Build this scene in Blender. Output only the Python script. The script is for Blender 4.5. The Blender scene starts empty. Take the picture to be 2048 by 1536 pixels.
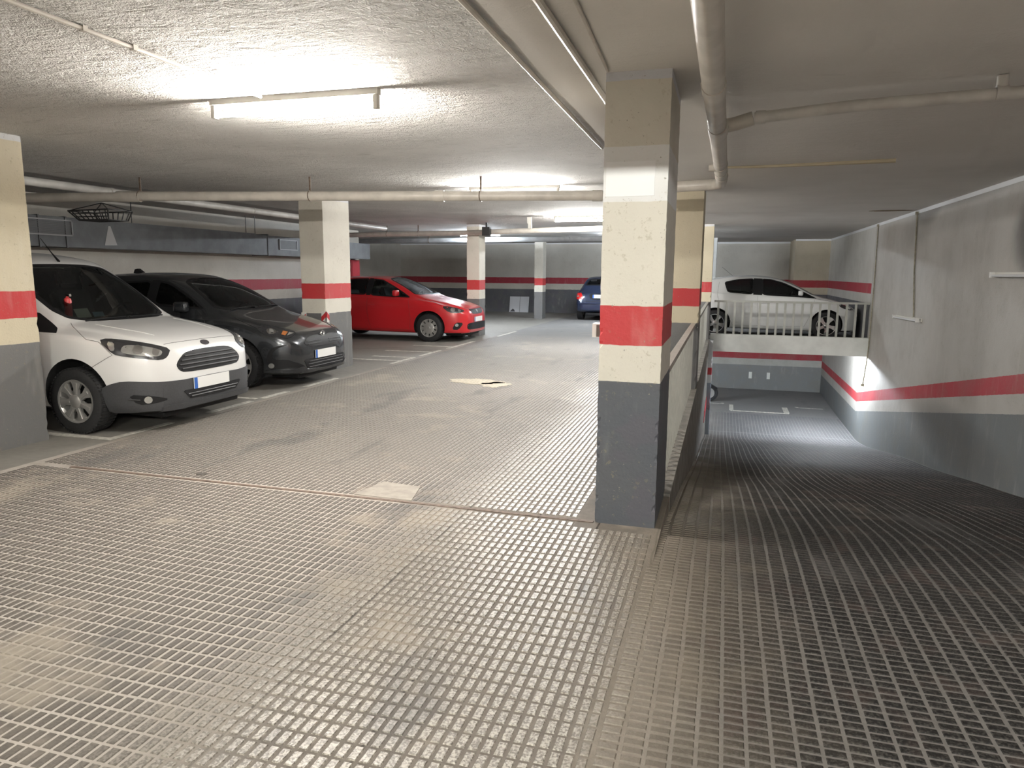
import bpy, bmesh, math, random
from math import sin, cos, pi, radians as R
from mathutils import Vector, Matrix
from mathutils.bvhtree import BVHTree
from mathutils.geometry import delaunay_2d_cdt
random.seed(7)
SC = bpy.context.scene
COL = SC.collection
# ------------------------------------------------------------------ camera, world, exposure
EYE = 1.55
F_PX = 1427.6
cd = bpy.data.cameras.new('camera'); cam = bpy.data.objects.new('camera', cd); COL.objects.link(cam)
cd.sensor_fit = 'HORIZONTAL'; cd.sensor_width = 36.0; cd.lens = F_PX / 2048 * 36.0
cd.clip_start = .05; cd.clip_end = 200
PI_, RO_, YA_ = R(8.892), R(.407), R(16.411)
fw = Vector((-sin(YA_)*cos(PI_), cos(YA_)*cos(PI_), -sin(PI_)))
r0 = Vector((cos(YA_), sin(YA_), 0)); u0 = r0.cross(fw)
rt = r0*cos(RO_) + u0*sin(RO_); up = u0*cos(RO_) - r0*sin(RO_)
M = Matrix.Identity(4)
for i in range(3):
    M[i][0] = rt[i]; M[i][1] = up[i]; M[i][2] = -fw[i]
M[0][3], M[1][3], M[2][3] = 0, 0, EYE
cam.matrix_world = M
SC.camera = cam
wd = bpy.data.worlds.new('world'); SC.world = wd; wd.use_nodes = True
wd.node_tree.nodes['Background'].inputs[0].default_value = (.5, .5, .5, 1)
wd.node_tree.nodes['Background'].inputs[1].default_value = .02
SC.view_settings.view_transform = 'Standard'; SC.view_settings.look = 'None'
SC.view_settings.gamma = 1; SC.view_settings.use_curve_mapping = False
SC.view_settings.exposure = 0.5
SC.cycles.max_bounces = 5; SC.cycles.diffuse_bounces = 3; SC.cycles.glossy_bounces = 2; SC.cycles.transparent_max_bounces = 8
SC.cycles.use_adaptive_sampling = True; SC.cycles.adaptive_threshold = .05
SC.cycles.sample_clamp_indirect = 6.0
LAMP = 430.0                       # radiance of the lit fluorescent tubes
WARM = (1.0, .945, .875); NEUTRAL = (1.0, .985, .955); COOL = (.84, .92, 1.0)
CEIL = 2.68; XW = 3.2; YB = 27.3

# ------------------------------------------------------------------ material helpers
class NT:
    def __init__(s, name):
        s.m = bpy.data.materials.new(name); s.m.use_nodes = True
        s.t = s.m.node_tree; s.t.nodes.clear()
        s.out = s.n('ShaderNodeOutputMaterial')
    def n(s, ty, **kw):
        nd = s.t.nodes.new(ty)
        for k, v in kw.items(): setattr(nd, k, v)
        return nd
    def set(s, sock, v):
        if isinstance(v, bpy.types.NodeSocket): s.t.links.new(v, sock)
        elif v is not None:
            if isinstance(v, tuple) and len(v) == 3 and sock.type == 'RGBA': v = (*v, 1)
            sock.default_value = v
    def math(s, op, a, b=None, c=None):
        nd = s.n('ShaderNodeMath', operation=op)
        for i, v in enumerate((a, b, c)):
            if v is not None: s.set(nd.inputs[i], v)
        return nd.outputs[0]
    def mix(s, f, a, b, mode='MIX'):
        nd = s.n('ShaderNodeMix', data_type='RGBA', blend_type=mode)
        s.set(nd.inputs[0], f); s.set(nd.inputs[6], a); s.set(nd.inputs[7], b)
        return nd.outputs[2]
    def noise(s, scale, detail=3, rough=.55, vec=None, dist=0):
        nd = s.n('ShaderNodeTexNoise')
        s.set(nd.inputs['Scale'], scale); s.set(nd.inputs['Detail'], detail)
        s.set(nd.inputs['Roughness'], rough); s.set(nd.inputs['Distortion'], dist)
        s.set(nd.inputs['Vector'], vec or s.pos())
        return nd.outputs[0]
    def pos(s):
        if not hasattr(s, '_p'): s._p = s.n('ShaderNodeNewGeometry').outputs['Position']
        return s._p
    def xyz(s):
        if not hasattr(s, '_x'):
            nd = s.n('ShaderNodeSeparateXYZ'); s.set(nd.inputs[0], s.pos()); s._x = nd.outputs
        return s._x
    def stretch(s, sx, sy, sz):
        nd = s.n('ShaderNodeVectorMath', operation='MULTIPLY')
        s.set(nd.inputs[0], s.pos()); nd.inputs[1].default_value = (sx, sy, sz)
        return nd.outputs[0]
    def step(s, v, lo, hi):            # smooth 0..1
        nd = s.n('ShaderNodeMapRange', interpolation_type='SMOOTHSTEP')
        s.set(nd.inputs[0], v); nd.inputs[1].default_value = lo; nd.inputs[2].default_value = hi
        return nd.outputs[0]
    def bsdf(s, col, rough=.6, metal=0, spec=.5, coat=0, bump=None, bstr=.2, bdist=.01, emit=None, estr=0, coatr=.05):
        b = s.n('ShaderNodeBsdfPrincipled')
        s.set(b.inputs['Base Color'], col); s.set(b.inputs['Roughness'], rough); s.set(b.inputs['Metallic'], metal)
        s.set(b.inputs['Specular IOR Level'], spec); s.set(b.inputs['Coat Weight'], coat); s.set(b.inputs['Coat Roughness'], coatr)
        if emit: s.set(b.inputs['Emission Color'], emit); s.set(b.inputs['Emission Strength'], estr)
        if bump is not None:
            bp = s.n('ShaderNodeBump'); bp.inputs['Strength'].default_value = bstr; bp.inputs['Distance'].default_value = bdist
            s.set(bp.inputs['Height'], bump); s.set(b.inputs['Normal'], bp.outputs[0])
        s.t.links.new(b.outputs[0], s.out.inputs[0])
        return s.m
MATS = {}
def simple(name, col, rough=.5, metal=0, spec=.5, coat=0, grain=0.0, gscale=30, bstr=0):
    if name in MATS: return MATS[name]
    t = NT(name)
    c = col
    bump = None
    if grain or bstr:
        nz = t.noise(gscale, 4)
        if grain: c = t.mix(t.step(nz, .3, .7), tuple(x*(1-grain) for x in col), tuple(min(1, x*(1+grain)) for x in col))
        if bstr: bump = nz
    MATS[name] = t.bsdf(c, rough, metal, spec, coat, bump, bstr or .1, .004)
    return MATS[name]
CREAM = (.66, .63, .54); RED = (.50, .035, .045); GREY = (.135, .14, .15)
def banded(name, cream=CREAM, red=RED, grey=GREY, ramp=False, h0=1.124, th=.234, gap=.222, caps=None, dirt=.35, soot=None):
    """painted masonry: grey dado, cream gap, red stripe, cream above (paint bands by height)"""
    t = NT(name)
    x, y, z = t.xyz()
    wob = t.math('MULTIPLY', t.math('SUBTRACT', t.noise(9, 2), .5), .014)
    if ramp: ref = t.math('MAXIMUM', t.math('MULTIPLY_ADD', y, -.181, .276+.181*8.99), -1.495)
    else: ref = h0
    h = t.math('ADD', t.math('SUBTRACT', z, ref), wob)
    c = t.mix(t.step(h, -gap-.002, -gap+.002), grey, cream)
    inred = t.math('MULTIPLY', t.step(h, -.002, .002), t.step(h, th+.002, th-.002) if False else t.math('SUBTRACT', 1, t.step(h, th-.002, th+.002)))
    c = t.mix(inred, c, red)
    if caps:
        for lo, hi, cc in caps:
            zz = t.math('ADD', z, wob)
            k = t.math('MULTIPLY', t.step(zz, lo-.002, lo+.002), t.math('SUBTRACT', 1, t.step(zz, hi-.002, hi+.002)))
            c = t.mix(k, c, cc)
    n1 = t.noise(1.7, 4, .6); n2 = t.noise(6, 3, .65, t.stretch(1, 1, .25)); n3 = t.noise(60, 1)
    d = t.math('MULTIPLY', t.step(n1, .35, .8), dirt)
    c = t.mix(d, c, t.mix(.7, c, (.20, .17, .13)))
    c = t.mix(t.math('MULTIPLY', t.step(n2, .55, .8), .25), c, t.mix(.5, c, (.75, .72, .65)))
    chip = t.math('MULTIPLY', t.step(t.noise(38, 2, .7), .70, .74), .7)
    c = t.mix(chip, c, (.30, .27, .22))
    sp = t.math('MULTIPLY', t.step(t.noise(24, 3, .75), .60, .66), t.step(n1, .38, .6))
    c = t.mix(t.math('MULTIPLY', sp, .55), c, t.mix(.6, c, (.30, .25, .15)))
    if grey[2] > grey[0]*1.1: c = t.mix(t.math('MULTIPLY', t.math('MULTIPLY', t.step(t.noise(2.6, 3), .5, .56), t.math('SUBTRACT', 1, t.step(h, -gap-.002, -gap+.002))), .6), c, (.10, .095, .115))
    if soot:
        for (sy, sz, ry, rz, amt) in soot:
            dy = t.math('DIVIDE', t.math('SUBTRACT', y, sy), ry); dz = t.math('DIVIDE', t.math('SUBTRACT', z, sz), rz)
            rr = t.math('ADD', t.math('MULTIPLY', dy, dy), t.math('MULTIPLY', dz, dz))
            k = t.math('SUBTRACT', 1, t.step(t.math('ADD', rr, t.math('MULTIPLY', n1, .6)), .5, 1.4))
            c = t.mix(t.math('MULTIPLY', k, amt), c, (.07, .06, .05))
    bump = t.math('ADD', t.math('MULTIPLY', n3, .5), t.noise(7, 2))
    return t.bsdf(c, t.step(n1, -.6, 1.6) if False else .62, bump=bump, bstr=.28, bdist=.012)
def emissive(name, col, s):
    t = NT(name); e = t.n('ShaderNodeEmission'); t.set(e.inputs[0], col); e.inputs[1].default_value = s
    t.t.links.new(e.outputs[0], t.out.inputs[0]); return t.m
def glass(name, tint=(.30, .33, .32), rough=.02):
    t = NT(name)
    tr = t.n('ShaderNodeBsdfTransparent'); t.set(tr.inputs[0], tint)
    gl = t.n('ShaderNodeBsdfGlossy'); gl.inputs['Roughness'].default_value = rough; t.set(gl.inputs[0], (.9, .95, 1))
    fr = t.n('ShaderNodeFresnel'); fr.inputs[0].default_value = 1.5
    mx = t.n('ShaderNodeMixShader'); t.set(mx.inputs[0], fr.outputs[0])
    t.t.links.new(tr.outputs[0], mx.inputs[1]); t.t.links.new(gl.outputs[0], mx.inputs[2]); t.t.links.new(mx.outputs[0], t.out.inputs[0])
    return t.m

# ------------------------------------------------------------------ mesh helpers
class MB:
    def __init__(s): s.v = []; s.f = []; s.mi = []; s.cur = 0
    def add(s, v, f):
        o = len(s.v); s.v += [tuple(p) for p in v]; s.f += [tuple(i+o for i in q) for q in f]; s.mi += [s.cur]*len(f); return s
    def box(s, x0, x1, y0, y1, z0, z1, mat=None):
        v = [(x, y, z) for x in (x0, x1) for y in (y0, y1) for z in (z0, z1)]
        if mat is not None: v = [tuple(mat @ Vector(p)) for p in v]
        return s.add(v, [(0,1,3,2),(4,6,7,5),(0,4,5,1),(2,3,7,6),(0,2,6,4),(1,5,7,3)])
    def tube(s, pts, r, n=10, caps=True):
        pts = [Vector(p) for p in pts]; rr = r if isinstance(r, (list, tuple)) else [r]*len(pts)
        rings = []; prev = None
        for i, p in enumerate(pts):
            if i == 0: d = pts[1]-p
            elif i == len(pts)-1: d = p-pts[i-1]
            else: d = (pts[i+1]-p).normalized() + (p-pts[i-1]).normalized()
            d.normalize()
            if prev is None:
                a = d.cross(Vector((0,0,1)) if abs(d.z) < .9 else Vector((1,0,0))).normalized()
            else: a = (prev - d*prev.dot(d)).normalized()
            prev = a; b = d.cross(a)
            rings.append([p + (a*cos(2*pi*k/n) + b*sin(2*pi*k/n))*rr[i] for k in range(n)])
        v = [q for rg in rings for q in rg]; f = []
        for i in range(len(pts)-1):
            for k in range(n): f.append((i*n+k, i*n+(k+1)%n, (i+1)*n+(k+1)%n, (i+1)*n+k))
        if caps: f += [tuple(range(n))[::-1], tuple((len(pts)-1)*n+k for k in range(n))]
        return s.add(v, f)
    def lathe(s, prof, n=24, axis='y', c=(0,0,0), close=False):
        v = []; f = []; m = len(prof)
        for k in range(n):
            a = 2*pi*k/n
            for r_, h in prof:
                if axis == 'y': p = (r_*cos(a), h, r_*sin(a))
                elif axis == 'x': p = (h, r_*cos(a), r_*sin(a))
                else: p = (r_*cos(a), r_*sin(a), h)
                v.append((p[0]+c[0], p[1]+c[1], p[2]+c[2]))
        for k in range(n):
            k2 = (k+1) % n
            for i in range(m-1): f.append((k*m+i, k*m+i+1, k2*m+i+1, k2*m+i))
            if close: f.append((k*m+m-1, k*m, k2*m, k2*m+m-1))
        return s.add(v, f)
    def prism(s, poly, axis, a, b):
        """poly = 2-D points; axis x: (y,z), y: (x,z), z: (x,y)"""
        def P(p, h): return {'x': (h, p[0], p[1]), 'y': (p[0], h, p[1]), 'z': (p[0], p[1], h)}[axis]
        n = len(poly); v = [P(p, a) for p in poly] + [P(p, b) for p in poly]
        return s.add(v, [tuple(range(n))[::-1], tuple(range(n, 2*n))] + [(i, (i+1)%n, n+(i+1)%n, n+i) for i in range(n)])
    def build(s, name, mat=None, parent=None, smooth=False, fix=True, loc=None):
        me = bpy.data.meshes.new(name); me.from_pydata(s.v, [], s.f)
        mats = mat if isinstance(mat, (list, tuple)) else [mat]
        for m_ in mats:
            if m_: me.materials.append(m_)
        if len(mats) > 1: me.polygons.foreach_set('material_index', s.mi)
        if fix:
            bm = bmesh.new(); bm.from_mesh(me); bmesh.ops.recalc_face_normals(bm, faces=bm.faces); bm.to_mesh(me); bm.free()
        if smooth:
            me.polygons.foreach_set('use_smooth', [True]*len(me.polygons))
            if smooth != 'all': me.set_sharp_from_angle(angle=R(35))
        me.update()
        return link(name, me, parent, loc)
def link(name, me, parent=None, loc=None):
    o = bpy.data.objects.new(name, me); COL.objects.link(o)
    if parent: o.parent = parent
    if loc: o.location = loc
    return o
def tag(o, label=None, cat=None, group=None, kind=None):
    if label: o['label'] = label
    if cat: o['category'] = cat
    if group: o['group'] = group
    if kind: o['kind'] = kind
    return o
def thing(name, label, cat, loc=(0,0,0), rz=0, group=None):
    o = bpy.data.objects.new(name, None); COL.objects.link(o); o.location = loc; o.rotation_euler = (0,0,rz); o.empty_display_size = .2
    return tag(o, label, cat, group)
def struct(name, mb, mat, label=None, **k):
    return tag(mb.build(name, mat, **k), label, None, None, 'structure')
def lerp_curve(pts):
    """monotone cubic through (x, y) control points"""
    xs = [p[0] for p in pts]; ys = [p[1] for p in pts]; n = len(xs)
    h = [xs[i+1]-xs[i] for i in range(n-1)]; d = [(ys[i+1]-ys[i])/h[i] for i in range(n-1)]
    m = [d[0]] + [0]*(n-2) + [d[-1]]
    for i in range(1, n-1):
        if d[i-1]*d[i] > 0:
            w1 = 2*h[i]+h[i-1]; w2 = h[i]+2*h[i-1]; m[i] = (w1+w2)/(w1/d[i-1]+w2/d[i])
    def f(x):
        if x <= xs[0]: return ys[0]
        if x >= xs[-1]: return ys[-1]
        i = 0
        while x > xs[i+1]: i += 1
        t = (x-xs[i])/h[i]; t2 = t*t; t3 = t2*t
        return (2*t3-3*t2+1)*ys[i] + (t3-2*t2+t)*h[i]*m[i] + (-2*t3+3*t2)*ys[i+1] + (t3-t2)*h[i]*m[i+1]
    return f
# ------------------------------------------------------------------ floor, ramp, lower level
prof = lerp_curve([(-6, 0), (3.5, 0), (4.5, -.055), (5.45, -.2), (7, -.475), (8.5, -.78), (10, -1.035), (11.7, -1.33), (14.1, -1.70),
                   (16, -2.04), (17.4, -2.27), (18.6, -2.38), (20, -2.38), (25.4, -2.33)])
def floor_material(name, pad):
    """worn paving of raised pads: pad=True the pads, False the bed between them"""
    t = NT(name); x, y, z = t.xyz()
    nb = t.noise(.9, 4, .62); nm = t.noise(3.2, 3, .6); nf = t.noise(95, 1, .7); ng = t.noise(22, 2, .6)
    jx = t.math('ADD', x, t.math('MULTIPLY', t.math('SUBTRACT', nb, .5), .9))
    mid = t.math('MULTIPLY', t.step(jx, -2.05, -1.35), t.math('SUBTRACT', 1, t.step(jx, -.45, -.12)))
    ramp = t.step(jx, -.45, .05)
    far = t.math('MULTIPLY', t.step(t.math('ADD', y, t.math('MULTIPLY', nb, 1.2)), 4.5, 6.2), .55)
    if pad:
        c = t.mix(nf, (.085, .074, .063), (.17, .15, .128))                      # dark worn pads
        c = t.mix(mid, c, t.mix(t.step(nf, .35, .65), (.19, .168, .14), (.52, .485, .42)))  # worn pads in the wheel path, their pale glare painted into the colour
        c = t.mix(t.math('MULTIPLY', far, t.math('SUBTRACT', 1, ramp)), c, t.mix(nf, (.21, .195, .17), (.36, .335, .295)))
        rc = t.mix(t.step(nf, .4, .75), (.016, .015, .014), (.075, .07, .064))
        rc = t.mix(t.math('MULTIPLY', t.step(nm, .52, .66), .5), rc, (.085, .06, .052))
        c = t.mix(ramp, c, rc)
    else:
        c = t.mix(ng, (.44, .405, .36), (.58, .535, .48))
        c = t.mix(mid, c, t.mix(ng, (.15, .132, .112), (.25, .222, .19)))
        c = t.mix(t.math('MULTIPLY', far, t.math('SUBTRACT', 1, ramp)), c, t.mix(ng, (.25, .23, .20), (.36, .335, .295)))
        c = t.mix(ramp, c, t.mix(ng, (.155, .147, .136), (.25, .239, .223)))
        # long joints between the rows of tiles
        for x0 in (-.31, -.68, -1.07, -1.55):
            wx = t.math('ADD', x, t.math('MULTIPLY', t.math('SUBTRACT', nm, .5), .03))
            k = t.math('SUBTRACT', 1, t.step(t.math('ABSOLUTE', t.math('SUBTRACT', wx, x0)), .003, .008))
            c = t.mix(t.math('MULTIPLY', k, t.math('MULTIPLY', t.step(nb, .4, .55), .9)), c, (.02, .018, .016))
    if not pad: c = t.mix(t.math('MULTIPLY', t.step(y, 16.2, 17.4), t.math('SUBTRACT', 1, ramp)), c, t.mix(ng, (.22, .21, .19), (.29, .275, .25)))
    # caked dust that hides the pads in patches, oil and tyre stains
    dust = t.math('MULTIPLY', t.step(t.math('ADD', t.math('MULTIPLY', nb, .6), t.math('MULTIPLY', nm, .4)), .52, .64), t.math('SUBTRACT', 1, t.math('MULTIPLY', ramp, .85)))
    c = t.mix(t.math('MULTIPLY', dust, .8), c, t.mix(ng, (.30, .262, .21), (.42, .375, .31)))
    edge = t.math('MULTIPLY', t.step(x, -.45, -.3), t.math('SUBTRACT', 1, t.step(t.math('ADD', x, t.math('MULTIPLY', nm, .9)), .05, .95)))
    c = t.mix(t.math('MULTIPLY', edge, .75), c, t.mix(ng, (.20, .172, .135), (.30, .26, .205)))
    c = t.mix(t.math('MULTIPLY', t.step(t.noise(1.3, 3, .6, t.stretch(1.7, .6, 1)), .56, .70), .55), c, (.12, .115, .11))
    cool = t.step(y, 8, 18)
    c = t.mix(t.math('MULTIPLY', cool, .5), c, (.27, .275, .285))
    c = t.mix(1.0, c, (.83, .82, .82), 'MULTIPLY')
    rough = t.math('SUBTRACT', .62, t.math('MULTIPLY', mid, .22)) if pad else .8
    rough = t.math('ADD', rough, t.math('MULTIPLY', ramp, .1)) if pad else rough
    return t.bsdf(c, rough, spec=t.math('SUBTRACT', .55, t.math('MULTIPLY', ramp, .3)) if pad else .3, bump=t.math('ADD', nf, t.math('MULTIPLY', ng, .8)), bstr=.35, bdist=.004)
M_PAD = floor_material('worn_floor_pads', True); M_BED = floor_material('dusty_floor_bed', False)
def bay_material():
    t = NT('smooth_bay_concrete'); x, y, z = t.xyz()
    n1 = t.noise(1.1, 5, .6); n2 = t.noise(14, 4)
    c = t.mix(n2, (.20, .19, .172), (.30, .285, .255)); c = t.mix(t.math('MULTIPLY', t.step(n1, .5, .7), .5), c, (.13, .12, .105))
    return t.bsdf(c, .6, bump=n2, bstr=.15, bdist=.004)
M_BAY = bay_material()
mb = MB()
mb.box(-5.32, XW+.3, -6, 3.5, -.17, 0); mb.box(-5.32, -.30, 3.5, YB, -.17, 0)
mb.box(-.30, XW, 18.02, YB, -.17, 0)
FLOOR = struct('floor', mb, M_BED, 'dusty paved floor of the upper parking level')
mb = MB(); mb.box(-13.2, -5.32, -6, YB, -.17, 0)
struct('floor_bays', mb, M_BAY, 'smooth grey concrete floor of the parking bays along the left wall')
mb = MB(); N = 70
ys = [3.5 + (25.4-3.5)*i/N for i in range(N+1)]
v = []; f = []
for i, y in enumerate(ys):
    xl = -.30 if y < 17.6 else -5.0
    v += [(xl, y, prof(y)), (XW, y, prof(y)), (xl, y, prof(y)-.15), (XW, y, prof(y)-.15)]
for i in range(N):
    a = 4*i; f += [(a, a+1, a+5, a+4), (a+2, a+6, a+7, a+3)]
mb.add(v, f)
RAMP = struct('floor_ramp', mb, M_BED, 'dark paved ramp running down to the lower level')
for p in RAMP.data.polygons: p.use_smooth = True

# raised paving pads: 80 x 44 mm grid, the nearest 300 single, the others joined
PL, PW, PH, GR = .080, .0445, .0035, .012
def pad_mesh(lx, ly, pz=lambda y: 0.0, ox=0, oy=0):
    b = .003; hx, hy = lx/2, ly/2
    lo = [(-hx, -hy), (hx, -hy), (hx, hy), (-hx, hy)]; hi = [(-hx+b, -hy+b), (hx-b, -hy+b), (hx-b, hy-b), (-hx+b, hy-b)]
    return [(ox+x, oy+y, pz(oy+y)) for x, y in lo] + [(ox+x, oy+y, pz(oy+y)+PH) for x, y in hi]
PF = [(4, 5, 6, 7), (0, 1, 5, 4), (1, 2, 6, 5), (2, 3, 7, 6), (3, 0, 4, 7)]
def topx(x, y, z):
    d = Vector((x, y, z-EYE)); w = d.dot(fw); return 1024+F_PX*d.dot(rt)/w, 768-F_PX*d.dot(up)/w, w
cells = []          # (x, y, lx, ly, on_ramp)
rnd = random.Random(3)
def covered(x, y, main):
    if main and -.80 < x < -.26 and 4.2 < y < 5.12: return True
    if main and -.5 < x and y > 4.2: return True
    return False
j = 0; x = -.34
while x > -5.2:
    y = 1.2
    while y < 17:
        yy = y + PL/2; k = 12.0*PL
        if not covered(x, yy, True) and abs(yy-4.277) > .05: cells.append((x-PW/2, yy, PW-GR, PL-GR, False))
        y += PL
    x -= PW
x = -.335
while x < XW-.06:
    y = 1.2
    while y < 21:
        cells.append((x+PL/2, y+PW/2, PL-GR-.002, PW-GR, True)); y += PW
    x += PL
vis = []; rest = []
for c in cells:
    u, w_, dd = topx(c[0], c[1], prof(c[1]) if c[4] else 0)
    if -30 < u < 2080 and w_ < 1570 and dd > 0:
        (vis).append((dd, c, (u, w_)))
vis.sort(key=lambda q: q[0])
single = [q[1] for q in vis[:300] if True]
ml = bpy.data.meshes.new('floor_pad'); ml.from_pydata(pad_mesh(PW-GR, PL-GR), [], PF); ml.materials.append(M_PAD)
mt = bpy.data.meshes.new('floor_pad'); mt.from_pydata(pad_mesh(PL-GR-.002, PW-GR), [], PF); mt.materials.append(M_PAD)
for (x, y, lx, ly, rp) in single:
    o = link('floor_pad', mt if rp else ml, FLOOR, (x, y, 0)); o.rotation_euler.z = rnd.uniform(-.012, .012)
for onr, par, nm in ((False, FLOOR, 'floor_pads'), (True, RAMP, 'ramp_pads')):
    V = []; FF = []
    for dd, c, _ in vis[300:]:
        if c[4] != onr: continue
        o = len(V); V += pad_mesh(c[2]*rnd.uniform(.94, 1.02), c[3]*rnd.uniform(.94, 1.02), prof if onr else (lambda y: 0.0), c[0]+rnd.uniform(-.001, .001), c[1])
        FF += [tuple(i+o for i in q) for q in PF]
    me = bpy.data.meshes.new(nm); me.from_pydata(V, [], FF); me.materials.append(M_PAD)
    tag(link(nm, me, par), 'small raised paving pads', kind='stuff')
# steel joint strip across the floor, patches of repair mortar
M_RUST = simple('rusty_joint', (.16, .115, .09), .7, grain=.35, gscale=40)
mb = MB(); mb.box(-4.9, -.72, 4.262, 4.292, -.01, .005); mb.build('expansion_joint', M_RUST, FLOOR)
M_MORTAR = simple('repair_mortar', (.42, .37, .29), .8, grain=.2, gscale=25)
M_MORTAR2 = simple('grey_repair_mortar', (.33, .30, .26), .75, grain=.12, gscale=14)
def blob(cx, cy, rx, ry, h, seed, zf=lambda y: 0):
    r_ = random.Random(seed); n = 22
    ph = [r_.uniform(.72, 1.12) for _ in range(n)]
    return [(cx+rx*ph[i]*cos(2*pi*i/n), cy+ry*ph[i]*sin(2*pi*i/n)) for i in range(n)]
for i, (cx, cy, rx, ry) in enumerate([(-3.35, 9.55, .42, .24), (-3.0, 9.35, .22, .25)]):
    mb = MB(); mb.prism(blob(cx, cy, rx, ry, 0, i), 'z', 0, .0065); mb.build('mortar_patch', M_MORTAR, FLOOR)
mb = MB(); mb.prism([(-2.42, 4.32), (-1.98, 4.31), (-2.05, 4.62), (-2.36, 4.66)], 'z', 0, .006); mb.build('mortar_patch', M_MORTAR2, FLOOR)
mb = MB(); mb.prism([(p[0], p[1]) for p in blob(-3.78, 4.42, .045, .035, 0, 9)], 'z', 0, .006); mb.build('drain_stud', simple('dark_stud', (.09, .08, .07), .6), FLOOR)
# painted bay markings
M_LINE = simple('worn_white_paint', (.52, .50, .45), .7, grain=.3, gscale=18)
def mark(poly, par, z0=0, z1=.003, fz=None):
    mb = MB(); mb.prism(poly, 'z', z0, z1); mb.build('bay_marking', M_LINE, par)
BAYP = bpy.data.objects['floor_bays']
def rect(x0, x1, y0, y1): return [(x0, y0), (x1, y0), (x1, y1), (x0, y1)]
for r_ in [(-6.2, -5.34, 5.09, 5.17), (-5.42, -5.34, 5.17, 5.9), (-5.42, -5.34, 6.45, 7.2), (-5.9, -5.42, 7.32, 7.40), (-5.42, -5.34, 7.40, 7.95), (-5.42, -5.34, 8.35, 9.2),
           (-6.5, -5.42, 11.35, 11.43), (-6.2, -5.42, 11.85, 11.93), (-5.42, -5.34, 11.0, 11.93), (-6.4, -5.42, 12.8, 12.88), (-5.42, -5.34, 12.2, 13.2), (-6.3, -5.42, 13.9, 13.98), (-5.42, -5.34, 13.6, 15.2)]:
    mark(rect(*r_), BAYP)
mark(rect(-5.3, -5.22, 16.6, 18.2), FLOOR)
zl = prof(21.5)
for q in [rect(.34, 1.93, 21.32, 21.4), rect(.30, .42, 21.4, 22.3), rect(1.80, 1.95, 21.4, 22.3), rect(2.2, 2.95, 22.35, 22.43), rect(2.18, 2.28, 22.43, 23.1), rect(-.5, .14, 22.35, 22.43), rect(.06, .16, 22.43, 22.9)]:
    mark(q, RAMP, zl-.004, zl+.010)

# ------------------------------------------------------------------ walls
M_WALL = banded('painted_wall', cream=(.56, .53, .47), red=(.36, .03, .05), grey=(.10, .105, .115), dirt=.25)
M_WALLR = banded('ramp_wall_paint', cream=(.47, .445, .405), red=(.44, .035, .05), grey=(.17, .18, .185), ramp=True, th=.222, gap=.235, dirt=.4,
                 soot=[(8.9, 2.0, 1.0, .62, .92), (13.75, 2.68, .9, .35, .5), (12.0, 2.75, 3.5, .22, .45), (11.5, -.75, 2.6, .5, .4)])
mb = MB(); mb.box(-10.25, -10.0, -6, 18.5, 0, CEIL); mb.box(-12.85, -10.25, 18.3, 18.5, 0, CEIL); struct('wall_left', mb, M_WALL, 'painted wall with a red stripe behind the van')
mb = MB(); mb.box(-13.1, -12.85, 18.3, YB+.2, 0, CEIL); struct('wall_left_rear', mb, M_WALL, 'pale recessed wall beyond the red car')
mb = MB(); mb.box(-13.1, XW+.2, YB, YB+.25, 0, CEIL); struct('wall_back', mb, M_WALL, 'far wall with a red stripe and dark grey dado')
mb = MB(); mb.box(XW, XW+.25, -6, 18.05, -2.6, CEIL); mb.box(XW, XW+.25, 18.05, 25.6, -2.6, -.17); struct('wall_right', mb, M_WALLR, 'ramp wall whose red stripe slopes down with the ramp')
mb = MB(); mb.box(XW, XW+.25, 18.05, YB, -.17, CEIL); struct('wall_right_rear', mb, banded('upper_right_wall', cream=(.56, .54, .49), red=(.40, .03, .05)), 'wall beside the white hatchback on the platform')
mb = MB(); mb.box(2.14, XW, 25.3, YB, 0, CEIL); struct('wall_pilaster', mb, banded('pilaster_paint', cream=(.50, .44, .33), red=(.36, .03, .04)), 'tan wall projection behind the white hatchback')
mb = MB(); mb.box(-5.2, XW, 25.38, 25.6, -2.6, -.17); 
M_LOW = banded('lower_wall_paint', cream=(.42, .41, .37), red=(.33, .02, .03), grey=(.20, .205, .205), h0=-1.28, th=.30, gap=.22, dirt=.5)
struct('wall_lower_back', mb, M_LOW, 'grey rear wall of the lower level under the platform')
mb = MB(); mb.box(-5.2, -5.0, 17.6, 25.6, -2.6, -.17); struct('wall_lower_left', mb, M_LOW, 'side wall of the lower level')
mb = MB(); mb.box(-13.1, XW+.2, -6.2, -6, -.1, CEIL+.1); struct('wall_front', mb, M_WALL, 'wall behind the viewer')
# wall under the guard rail, beside the ramp
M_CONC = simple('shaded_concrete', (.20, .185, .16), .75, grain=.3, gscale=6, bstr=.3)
mb = MB(); n = 40
ya, yb_ = 4.95, 17.5
v = []; f = []
for i in range(n+1):
    y = ya+(yb_-ya)*i/n
    v += [(-.52, y, .02), (-.295, y, .02), (-.295, y, prof(y)-.1), (-.52, y, prof(y)-.1)]
for i in range(n):
    a = 4*i; f += [(a+k, a+(k+1)%4, a+4+(k+1)%4, a+4+k) for k in range(4)]
f += [(0, 1, 2, 3), (4*n+3, 4*n+2, 4*n+1, 4*n)]
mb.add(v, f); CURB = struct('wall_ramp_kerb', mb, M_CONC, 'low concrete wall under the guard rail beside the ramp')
mb = MB(); mb.box(-.30, -.285, 15.6, 17.5, -1.62, -1.36); mb.build('red_stripe', simple('red_paint', RED, .6), CURB)
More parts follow.
